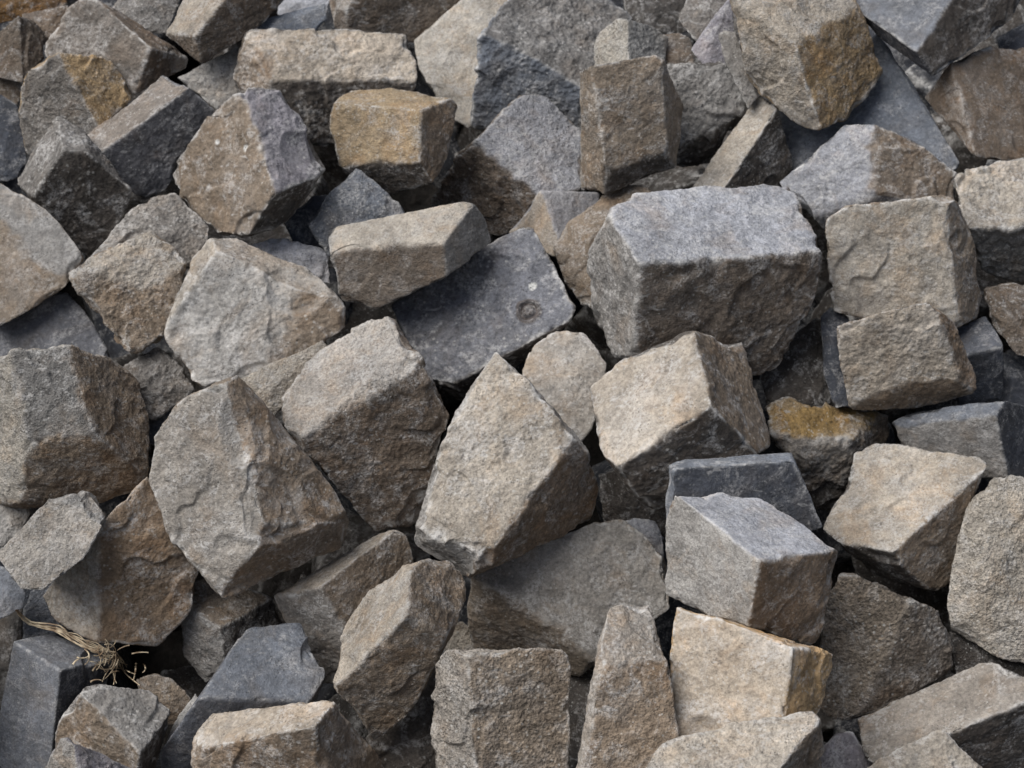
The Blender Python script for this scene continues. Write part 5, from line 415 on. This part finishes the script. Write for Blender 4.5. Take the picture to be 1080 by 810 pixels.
STRAW = [([[-0.5397, 1.6825, 0.4936], [-0.5307, 1.6932, 0.4696], [-0.5012, 1.6893, 0.4624], [-0.4764, 1.6743, 0.4634], [-0.4573, 1.6659, 0.4604], [-0.4355, 1.6634, 0.4475]], 0.00122), ([[-0.5411, 1.6821, 0.4938], [-0.5304, 1.6927, 0.4706], [-0.5047, 1.6868, 0.4628], [-0.4825, 1.6712, 0.4606], [-0.4612, 1.6586, 0.4588], [-0.4333, 1.6609, 0.4534]], 0.00164), ([[-0.5393, 1.6811, 0.4906], [-0.5335, 1.6916, 0.4685], [-0.5014, 1.6854, 0.4624], [-0.4766, 1.6756, 0.4664], [-0.4621, 1.668, 0.4585], [-0.4332, 1.6657, 0.4472], [-0.4311, 1.6929, 0.407]], 0.00121), ([[-0.5398, 1.6813, 0.4931], [-0.5341, 1.692, 0.4715], [-0.4974, 1.6866, 0.4696], [-0.4819, 1.6741, 0.4621], [-0.4556, 1.6624, 0.4568], [-0.4403, 1.6646, 0.4466], [-0.4318, 1.6941, 0.4093]], 0.00141), ([[-0.5002, 1.6823, 0.4709], [-0.4773, 1.6709, 0.4623], [-0.4596, 1.6591, 0.4592], [-0.4381, 1.6624, 0.4526], [-0.4342, 1.6878, 0.4043]], 0.00094), ([[-0.5015, 1.6867, 0.4649], [-0.4804, 1.6757, 0.4591], [-0.4604, 1.6688, 0.4566], [-0.4417, 1.6646, 0.4525]], 0.00133), ([[-0.5402, 1.6799, 0.4949], [-0.5314, 1.6897, 0.4688], [-0.5025, 1.6887, 0.465], [-0.4824, 1.6708, 0.4619], [-0.4572, 1.6559, 0.4597], [-0.438, 1.6565, 0.4482], [-0.4298, 1.6919, 0.411]], 0.00155), ([[-0.5354, 1.7019, 0.4618], [-0.499, 1.6886, 0.4643], [-0.4827, 1.6786, 0.4615], [-0.4591, 1.6629, 0.4559], [-0.4342, 1.6686, 0.4463], [-0.4358, 1.6972, 0.399]], 0.00141), ([[-0.5366, 1.7016, 0.4609], [-0.501, 1.6896, 0.4646], [-0.481, 1.6775, 0.4599], [-0.4542, 1.6674, 0.4606], [-0.44, 1.6656, 0.4448], [-0.4367, 1.6973, 0.3987]], 0.00105), ([[-0.5364, 1.6999, 0.4629], [-0.5032, 1.6862, 0.4635], [-0.4769, 1.6749, 0.461], [-0.4605, 1.6626, 0.4591], [-0.4367, 1.6657, 0.4492], [-0.435, 1.6914, 0.4022], [-0.397, 1.6061, 0.4509]], 0.00166), ([[-0.444, 1.6481, 0.4445], [-0.442, 1.6509, 0.4489], [-0.4429, 1.6558, 0.4522], [-0.4454, 1.6576, 0.457], [-0.4501, 1.6598, 0.4594], [-0.4557, 1.6607, 0.4601]], 0.00085), ([[-0.4565, 1.6565, 0.4613], [-0.4514, 1.653, 0.4599], [-0.447, 1.6542, 0.456], [-0.4427, 1.6577, 0.4515], [-0.4378, 1.6601, 0.4491], [-0.4324, 1.6612, 0.4492]], 0.0011), ([[-0.4487, 1.6442, 0.4527], [-0.4449, 1.6483, 0.4482], [-0.441, 1.6528, 0.4463], [-0.4378, 1.6575, 0.4467], [-0.436, 1.6618, 0.4491], [-0.4354, 1.6629, 0.4547]], 0.00111), ([[-0.4543, 1.637, 0.446], [-0.4529, 1.6415, 0.4463], [-0.4509, 1.6451, 0.4469], [-0.4485, 1.6482, 0.4474], [-0.4458, 1.6514, 0.4472], [-0.4427, 1.6535, 0.4474]], 0.0011), ([[-148952.1207, 579166.6012, -452380.02], [-147711.7716, 578511.2962, -453515.1556], [-146648.2466, 577782.4037, -454777.7169], [-145778.8247, 576991.7493, -456147.1704], [-145117.6341, 576152.1786, -457601.2573], [-144675.428, 575277.3669, -459116.3715]], 0.00109), ([[-0.4287, 1.6782, 0.4145], [-0.4267, 1.6777, 0.4135], [-0.4161, 1.6429, 0.44], [-0.414, 1.642, 0.4396], [-0.4118, 1.6411, 0.4393], [-0.4097, 1.6403, 0.439]], 0.00122), ([[-222233.665, 865331.6059, -684489.6337], [-220112.7422, 866217.3116, -682955.5465], [-217492.7503, 866656.5877, -682194.698], [-214732.6646, 866589.2473, -682311.335], [-212210.6554, 866024.517, -683289.4765], [-210272.273, 865039.7727, -684995.1036]], 0.00078), ([[-0.44, 1.6605, 0.4473], [-0.4381, 1.6593, 0.4456], [-0.4375, 1.6594, 0.4422], [-0.4376, 1.6578, 0.4399], [-0.4384, 1.6548, 0.4391], [-0.4402, 1.6525, 0.4386]], 0.00073), ([[-0.4612, 1.661, 0.4567], [-0.4577, 1.6585, 0.4557], [-0.4538, 1.6569, 0.4552], [-0.4506, 1.6594, 0.4529], [-0.4475, 1.6628, 0.4511], [-0.4443, 1.6652, 0.4514]], 0.00108), ([[-70640.2592, 288723.1718, -227681.1429], [-70305.5441, 288578.3519, -227931.9783], [-70146.8855, 288371.7406, -228289.8395], [-70201.7321, 288152.0523, -228670.1544], [-70457.1652, 287971.3044, -228983.219], [-70852.8443, 287872.1033, -229155.0402]], 0.00127), ([[-222056.1299, 867842.4097, -680140.8091], [-221966.2904, 867186.036, -681277.6817], [-221528.357, 866565.6347, -682352.2483], [-220774.2874, 866026.479, -683286.0935], [-219759.109, 865607.913, -684011.0709], [-218556.9035, 865340.4814, -684474.2761]], 0.00132), ([[-0.4183, 1.6848, 0.4186], [-0.4183, 1.6828, 0.4152], [-0.4101, 1.6469, 0.4388], [-0.4104, 1.6435, 0.4366], [-0.4113, 1.6419, 0.4332], [-0.4121, 1.6387, 0.431]], 0.00123), ([[-0.4388, 1.688, 0.4047], [-0.4329, 1.6565, 0.4302], [-0.4346, 1.6544, 0.4316], [-0.4363, 1.6524, 0.4326], [-0.438, 1.6503, 0.433], [-0.4395, 1.6485, 0.4328]], 0.0013), ([[-0.4363, 1.6632, 0.4519], [-0.4355, 1.6617, 0.4504], [-0.4357, 1.6621, 0.4473], [-0.436, 1.6609, 0.4456], [-0.4367, 1.6597, 0.4439], [-0.4378, 1.6585, 0.4425]], 0.00104), ([[-75886.3662, 289322.8685, -226642.2673], [-75457.0747, 289104.8539, -227019.8796], [-74980.6708, 288912.8565, -227352.4289], [-74463.4441, 288749.4808, -227635.6004], [-73912.1609, 288616.7219, -227865.5456], [-73334.0962, 288516.4048, -228039.2998]], 0.00089), ([[-220255.401, 868021.8449, -679830.007], [-219496.9704, 867630.3016, -680508.1798], [-218938.8735, 867162.0683, -681319.1836], [-218611.0049, 866642.2261, -682219.5768], [-218530.9268, 866098.6203, -683161.1296], [-218702.9287, 865560.3692, -684093.4079]], 0.0011), ([[-186631.1375, 722159.9967, -568589.306], [-184718.691, 722004.9816, -568857.7999], [-182876.0717, 722304.2825, -568339.3955], [-181510.9445, 722991.6002, -567148.73], [-180925.3826, 723915.0024, -565549.3505], [-181248.9233, 724870.1059, -563895.0627]], 0.00074), ([[-0.4587, 1.6582, 0.4581], [-0.4557, 1.6595, 0.4577], [-0.4526, 1.6586, 0.457], [-0.4499, 1.6556, 0.4564], [-0.4491, 1.6546, 0.4533], [-0.4494, 1.6521, 0.4512]], 0.00071), ([[-0.4328, 1.6937, 0.3997], [-0.4372, 1.6951, 0.4021], [-0.4337, 1.6635, 0.4289], [-0.4376, 1.6589, 0.4325], [-0.4415, 1.6543, 0.4343], [-0.4449, 1.65, 0.4341]], 0.00072), ([[-0.441, 1.5755, 0.4805], [-0.4393, 1.5775, 0.4804], [-0.4373, 1.5792, 0.4801], [-0.4352, 1.5803, 0.4796], [-0.433, 1.5809, 0.4789], [-0.4307, 1.5809, 0.4782]], 0.00121), ([[-0.4527, 1.6427, 0.4495], [-0.45, 1.6456, 0.4472], [-0.4475, 1.6485, 0.4466], [-0.4455, 1.6515, 0.4474], [-0.4448, 1.6546, 0.449], [-0.4456, 1.6587, 0.4502]], 0.00107), ([[-0.4188, 1.6689, 0.4561], [-0.4217, 1.6685, 0.4558], [-0.4244, 1.6677, 0.4554], [-0.427, 1.6668, 0.4546], [-0.4296, 1.6659, 0.4535], [-0.4319, 1.6649, 0.4521]], 0.0011), ([[-0.4531, 1.6684, 0.4595], [-0.4498, 1.6672, 0.4555], [-0.4449, 1.6667, 0.4537], [-0.4399, 1.6677, 0.454], [-0.4358, 1.6695, 0.4566], [-0.4335, 1.6716, 0.461]], 0.00104), ([[-0.4528, 1.6453, 0.4603], [-0.4504, 1.6479, 0.4578], [-0.448, 1.6506, 0.4568], [-0.4461, 1.6534, 0.4572], [-0.4451, 1.6561, 0.4587], [-0.4453, 1.6583, 0.461]], 0.00109), ([[-0.4403, 1.6536, 0.4483], [-0.4423, 1.6528, 0.4499], [-0.4447, 1.6536, 0.4505], [-0.447, 1.6545, 0.4511], [-0.4489, 1.6544, 0.4527], [-0.4505, 1.6532, 0.4552]], 0.00131), ([[-0.433, 1.6598, 0.4519], [-0.433, 1.6593, 0.4476], [-0.4334, 1.6577, 0.4442], [-0.4344, 1.655, 0.4417], [-0.4358, 1.6519, 0.4401], [-0.438, 1.6492, 0.4387]], 0.00088), ([[-0.4454, 1.6653, 0.4596], [-0.4415, 1.6664, 0.4599], [-0.4377, 1.6669, 0.4583], [-0.4349, 1.6665, 0.455], [-0.4338, 1.6655, 0.4509], [-0.4349, 1.6655, 0.4458]], 0.00086), ([[-0.4168, 1.6676, 0.4456], [-0.4131, 1.6675, 0.4467], [-0.4097, 1.6683, 0.4467], [-0.4062, 1.6691, 0.4464], [-0.4027, 1.6698, 0.4458], [-0.3992, 1.67, 0.4453]], 0.00135), ([[-0.4446, 1.6573, 0.4492], [-0.4428, 1.6605, 0.4481], [-0.4411, 1.6637, 0.4469], [-0.4387, 1.6643, 0.4479], [-0.4355, 1.6621, 0.451], [-0.4333, 1.6636, 0.4512]], 0.00119), ([[-223408.7372, 864967.8669, -685119.653], [-220825.7659, 864486.3086, -685953.7364], [-218069.7057, 864515.7485, -685902.745], [-215530.2239, 865052.0241, -684973.8883], [-213566.3664, 866019.3139, -683298.4933], [-212455.7944, 867280.857, -681113.4365]], 0.0008), ([[-0.4711, 1.6253, 0.4641], [-0.4692, 1.6285, 0.4656], [-0.4666, 1.6318, 0.466], [-0.4637, 1.6355, 0.4648], [-0.4607, 1.6392, 0.4622], [-0.4573, 1.6407, 0.4599]], 0.0013), ([[-0.45, 1.6613, 0.4617], [-0.4505, 1.6585, 0.46], [-0.45, 1.6545, 0.4591], [-0.4491, 1.652, 0.4571], [-0.4478, 1.6509, 0.4543], [-0.4454, 1.6483, 0.4533]], 0.00084), ([[-0.4475, 1.6629, 0.4547], [-0.4441, 1.6626, 0.453], [-0.4417, 1.6625, 0.4496], [-0.4399, 1.6598, 0.4472], [-0.4397, 1.6573, 0.4443], [-0.4411, 1.6555, 0.4411]], 0.00119), ([[-0.437, 1.6981, 0.4136], [-0.4339, 1.6688, 0.44], [-0.4378, 1.6687, 0.4443], [-0.4403, 1.6661, 0.4513], [-0.4432, 1.668, 0.4556], [-0.4452, 1.6695, 0.4605]], 0.00139), ([[-0.4089, 1.681, 0.4204], [-0.4074, 1.6801, 0.419], [-0.3985, 1.6447, 0.4443], [-0.3987, 1.6431, 0.4428], [-0.3997, 1.6416, 0.4416], [-0.4015, 1.6407, 0.4408]], 0.00115), ([[-0.4676, 1.6318, 0.469], [-0.465, 1.6314, 0.468], [-0.4629, 1.6338, 0.4656], [-0.4607, 1.6364, 0.4641], [-0.4587, 1.639, 0.4634], [-0.4567, 1.6408, 0.4642]], 0.00124), ([[-218338.45, 862978.5583, -688565.14], [-218864.1131, 863492.8018, -687674.4442], [-218888.7974, 864070.231, -686674.4166], [-218407.5441, 864595.2316, -685765.089], [-217516.6572, 864962.8005, -685128.4409], [-216394.3922, 865099.3917, -684891.858]], 0.00073), ([[-0.4391, 1.6626, 0.4437], [-0.4374, 1.6641, 0.44], [-0.4364, 1.6638, 0.4368], [-0.4362, 1.6619, 0.4344], [-0.4373, 1.6599, 0.4324], [-0.4393, 1.6579, 0.4314]], 0.00102), ([[-0.4474, 1.6546, 0.45], [-0.4454, 1.6551, 0.4494], [-0.4436, 1.6565, 0.4486], [-0.442, 1.6586, 0.4478], [-0.4406, 1.6614, 0.4468], [-0.4392, 1.6634, 0.4469]], 0.00075), ([[-0.4445, 1.66, 0.46], [-0.447, 1.6598, 0.4599], [-0.4493, 1.6588, 0.4599], [-0.4512, 1.6571, 0.4598], [-0.4527, 1.6541, 0.4603], [-0.4534, 1.6498, 0.4614]], 0.00075), ([[-0.4565, 1.6393, 0.4573], [-0.4527, 1.6395, 0.4564], [-0.4499, 1.6421, 0.4526], [-0.4472, 1.6438, 0.4485], [-0.4449, 1.6441, 0.4446], [-0.4431, 1.644, 0.4405]], 0.00096), ([[-0.4432, 1.6635, 0.4689], [-0.4406, 1.663, 0.4649], [-0.4397, 1.6613, 0.4607], [-0.4406, 1.6588, 0.457], [-0.4434, 1.6568, 0.4542], [-0.4471, 1.6541, 0.4539]], 0.00078), ([[-179393.5454, 722124.2416, -568651.243], [-181002.7262, 722476.9923, -568040.2609], [-182465.9003, 722963.3862, -567197.8018], [-183739.0843, 723568.7308, -566149.1178], [-184784.0623, 724274.9913, -564925.8388], [-185569.4162, 725060.8687, -563564.6591]], 0.00074), ([[-0.4502, 1.645, 0.4459], [-0.4467, 1.6455, 0.4423], [-0.4431, 1.6493, 0.4381], [-0.4394, 1.6535, 0.4358], [-0.4361, 1.6578, 0.4355], [-0.4334, 1.661, 0.4377]], 0.00134), ([[-0.4644, 1.654, 0.4625], [-0.4606, 1.6504, 0.4621], [-0.4575, 1.6439, 0.4625], [-0.4573, 1.6412, 0.4594], [-0.4582, 1.6365, 0.4584], [-0.4599, 1.6302, 0.46]], 0.00115), ([[-0.4491, 1.6531, 0.4561], [-0.4474, 1.6505, 0.4537], [-0.4464, 1.6461, 0.4523], [-0.447, 1.644, 0.4492], [-0.4484, 1.6409, 0.4473], [-0.4504, 1.637, 0.447]], 0.00078), ([[-0.4357, 1.6591, 0.4443], [-0.4361, 1.6552, 0.4388], [-0.4367, 1.654, 0.4313], [-0.43, 1.631, 0.4415], [-0.4209, 1.6024, 0.4566]], 0.00064), ([[-0.4305, 1.6598, 0.4442], [-0.4326, 1.6553, 0.4399], [-0.4361, 1.6507, 0.4367], [-0.4343, 1.6266, 0.449], [-0.4332, 1.6026, 0.4624]], 0.00058), ([[-0.4327, 1.6632, 0.4393], [-0.433, 1.6594, 0.4339], [-0.435, 1.656, 0.4284], [-0.4297, 1.6303, 0.4405], [-0.4255, 1.6064, 0.4516]], 0.00099), ([[-0.4361, 1.6582, 0.4442], [-0.4381, 1.6537, 0.4399], [-0.4412, 1.6496, 0.4358], [-0.4392, 1.6259, 0.4476], [-0.4355, 1.6006, 0.4601]], 0.00065), ([[-149350.1213, 577999.4694, -454401.5], [-149130.8264, 576831.0343, -456425.4518], [-149353.807, 575662.7212, -458449.063], [-149317.901, 574489.1902, -460481.5909], [-149849.367, 573345.9941, -462461.5555]], 0.00085)]
# ---------------------------------------------------------------- ground: the heap's own slope of fines, and the yard around it
def slope_z(x, y):
    """height of the rubble under the stones"""
    return None
def build_ground():
    ys = [-40, -6, -1.2, .1, .5, .8, 1.0, 1.15] + [1.25 + .04 * k for k in range(60)] + [3.8, 4.4, 6, 12, 60, 600]
    xs = [-600, -60, -12, -5, -3, -2] + [-1.6 + .05 * k for k in range(65)] + [2, 3, 5, 12, 60, 600]
    V = []
    for y in ys:
        for x in xs:
            z = HEAP_Z(y)
            e = max(0, abs(x) - 1.5); z = z - min(max(z, 0), .35 * e * 2)
            if abs(x) < 2.2 and 1.2 < y < 3.7:
                z += .03 * float(noise(np.array([[x * 9, y * 9, 3.3]]))[0]) + .012 * float(noise(np.array([[x * 31, y * 31, 1.3]]))[0])
            V.append((x, y, z))
    n = len(xs); F = [(j * n + i, j * n + i + 1, (j + 1) * n + i + 1, (j + 1) * n + i) for j in range(len(ys) - 1) for i in range(n - 1)]
    me = bpy.data.meshes.new('ground'); me.from_pydata(V, [], F)
    m, nt, b = new_mat('gap_shade_soil')
    tc = N(nt, 'ShaderNodeTexCoord'); nn = N(nt, 'ShaderNodeTexNoise'); nt.links.new(tc.outputs['Object'], nn.inputs['Vector']); nn.inputs['Scale'].default_value = 45; nn.inputs['Detail'].default_value = 8
    col = mixc(nt, ramp(nt, nn.outputs[0], .35, .65), (.009, .008, .007), (.024, .02, .017)); nt.links.new(col, b.inputs['Base Color']); b.inputs['Roughness'].default_value = .95  # soil taken nearly to black, so its colour carries the shade of the gaps
    bp = N(nt, 'ShaderNodeBump'); nt.links.new(nn.outputs[0], bp.inputs['Height']); bp.inputs['Distance'].default_value = .02; nt.links.new(bp.outputs[0], b.inputs['Normal'])
    me.materials.append(m)
    o = bpy.data.objects.new('ground', me); C.objects.link(o); o['kind'] = 'structure'
GY0, GZ0, GS = HEAP
def HEAP_Z(y):
    z = GZ0 + (y - GY0) * GS
    return max(0.0, min(z, 1.7))
build_ground()

# ---------------------------------------------------------------- the stones of the photograph
SLATY = ('slate', 'dark blue', 'blue slab')
for idx, (name, label, px, pts, facets, opt) in enumerate(STONES):
    P = np.array([[float(v) for v in p.split()] for p in pts.split(';')])
    codes = [c for _, c in facets]
    if opt.get('r'): mat = M_ROUGH; rough = .8 if 'flat' in label else 1.6
    elif 'coarse' in label: mat = M_COARSE; rough = 1.1
    elif any(s in label for s in SLATY): mat = M_SLATE; rough = .45
    elif 'rough' in label or 'craggy' in label or 'scaly' in label: mat = M_ROUGH; rough = 1.7
    elif 'smooth' in label: mat = M_SMOOTH; rough = .6
    else: mat = (M_ROUGH, M_SMOOTH)[idx % 2]; rough = (1.1, .85)[idx % 2]
    res = min(104, max(32, px * RES))
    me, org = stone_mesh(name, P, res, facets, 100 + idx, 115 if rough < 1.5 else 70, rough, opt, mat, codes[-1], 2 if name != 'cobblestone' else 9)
    o = bpy.data.objects.new(name, me); C.objects.link(o); o.location = org
    o['label'] = label; o['category'] = 'stone'; o['group'] = 'cobblestones of the heap'

# ---------------------------------------------------------------- the same heap going on below and beside what the photo frames
R = random.Random(11); nr = np.random.RandomState(5)
kinds = []
for k in range(8):
    d = np.array([.075, .065, .055]) * (1 + .25 * nr.rand(3))
    P = np.array([[sx * d[0] * (1 + .18 * nr.normal()), sy * d[1] * (1 + .15 * nr.normal()), sz * d[2] * (1 + .15 * nr.normal())] for sx in (-1, 1) for sy in (-1, 1) for sz in (-1, 1)])
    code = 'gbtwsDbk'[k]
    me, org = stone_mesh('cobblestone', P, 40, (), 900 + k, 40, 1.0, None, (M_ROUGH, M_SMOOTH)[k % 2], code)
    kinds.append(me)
dark = [kinds[7], kinds[5]]  # near-black tints that paint in the shade between the upper stones
inv = cam.rotation_euler.to_matrix().transposed()
f_ = 1 / math.tan(math.radians(15))
def ndc(p):
    v = inv @ (Vector(p) - cam.location); return v.x / -v.z * f_, v.y / -v.z * f_
th = math.atan(GS)
def put(x, s, up, label, group):
    y = GY0 + s * math.cos(th) ; z = GZ0 + s * math.sin(th)
    y -= up * math.sin(th); z += up * math.cos(th)
    u, v = ndc((x, y, z))
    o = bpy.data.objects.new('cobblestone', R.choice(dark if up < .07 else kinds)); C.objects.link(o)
    o.location = (x, y, z); o.rotation_euler = (R.uniform(0, 6.28), R.uniform(0, 6.28), R.uniform(0, 6.28))
    o.scale = [R.uniform(.8, 1.05)] * 3
    o['label'] = label; o['category'] = 'stone'; o['group'] = group
    return u, v
def clear_of_frame(x, s, up, r=.125):
    y = GY0 + s * math.cos(th) - up * math.sin(th); z = GZ0 + s * math.sin(th) + up * math.cos(th)
    v = inv @ (Vector((x, y, z)) - cam.location)
    m = r / -v.z * f_
    return z > .03, abs(v.x / -v.z * f_) > 1 + m or abs(v.y / -v.z * f_) > .75 + m, v
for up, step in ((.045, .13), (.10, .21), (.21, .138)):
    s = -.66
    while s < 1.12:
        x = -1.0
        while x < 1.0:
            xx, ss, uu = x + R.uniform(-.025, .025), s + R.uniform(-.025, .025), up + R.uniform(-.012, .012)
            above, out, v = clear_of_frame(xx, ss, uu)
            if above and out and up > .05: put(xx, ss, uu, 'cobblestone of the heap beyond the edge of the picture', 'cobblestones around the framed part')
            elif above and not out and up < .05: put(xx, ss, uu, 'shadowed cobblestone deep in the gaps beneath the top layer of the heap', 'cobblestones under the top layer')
            x += step
        s += step
# ---------------------------------------------------------------- tuft of dry straw
def straw():
    V = []; F = []
    for pts, rad in STRAW:
        P = [Vector(p) for p in pts]
        Q = []
        for i in range(len(P) - 1):
            p0, p1, p2, p3 = P[max(0, i - 1)], P[i], P[i + 1], P[min(len(P) - 1, i + 2)]
            for t in (0, .33, .66): Q.append(.5 * ((2 * p1) + (p2 - p0) * t + (2 * p0 - 5 * p1 + 4 * p2 - p3) * t * t + (3 * p1 - p0 - 3 * p2 + p3) * t ** 3))
        Q.append(P[-1]); b = len(V)
        for i, q in enumerate(Q):
            d = (Q[min(i + 1, len(Q) - 1)] - Q[max(i - 1, 0)]).normalized(); a = d.cross(Vector((.3, .2, 1))).normalized(); c = d.cross(a)
            rr = rad * (1 - .55 * i / len(Q))
            for k in range(5):
                an = k * 2 * math.pi / 5; V.append(q + (a * math.cos(an) + c * .6 * math.sin(an)) * rr)
        for i in range(len(Q) - 1):
            for k in range(5): F.append((b + i * 5 + k, b + i * 5 + (k + 1) % 5, b + (i + 1) * 5 + (k + 1) % 5, b + (i + 1) * 5 + k))
    me = bpy.data.meshes.new('dry_straw_tuft'); me.from_pydata(V, [], F)
    me.polygons.foreach_set('use_smooth', [True] * len(F))
    m, nt, b = new_mat('dry_straw')
    tc = N(nt, 'ShaderNodeTexCoord'); nn = N(nt, 'ShaderNodeTexNoise'); nt.links.new(tc.outputs['Object'], nn.inputs['Vector']); nn.inputs['Scale'].default_value = 70
    nt.links.new(mixc(nt, ramp(nt, nn.outputs[0], .4, .62), (.68, .57, .40), (.26, .18, .11)), b.inputs['Base Color']); b.inputs['Roughness'].default_value = .6
    me.materials.append(m)
    o = bpy.data.objects.new('dry_straw_tuft', me); C.objects.link(o)
    o['label'] = 'tuft of dry straw and rootlets lying on the slate blue block, lower left'; o['category'] = 'straw'
straw()
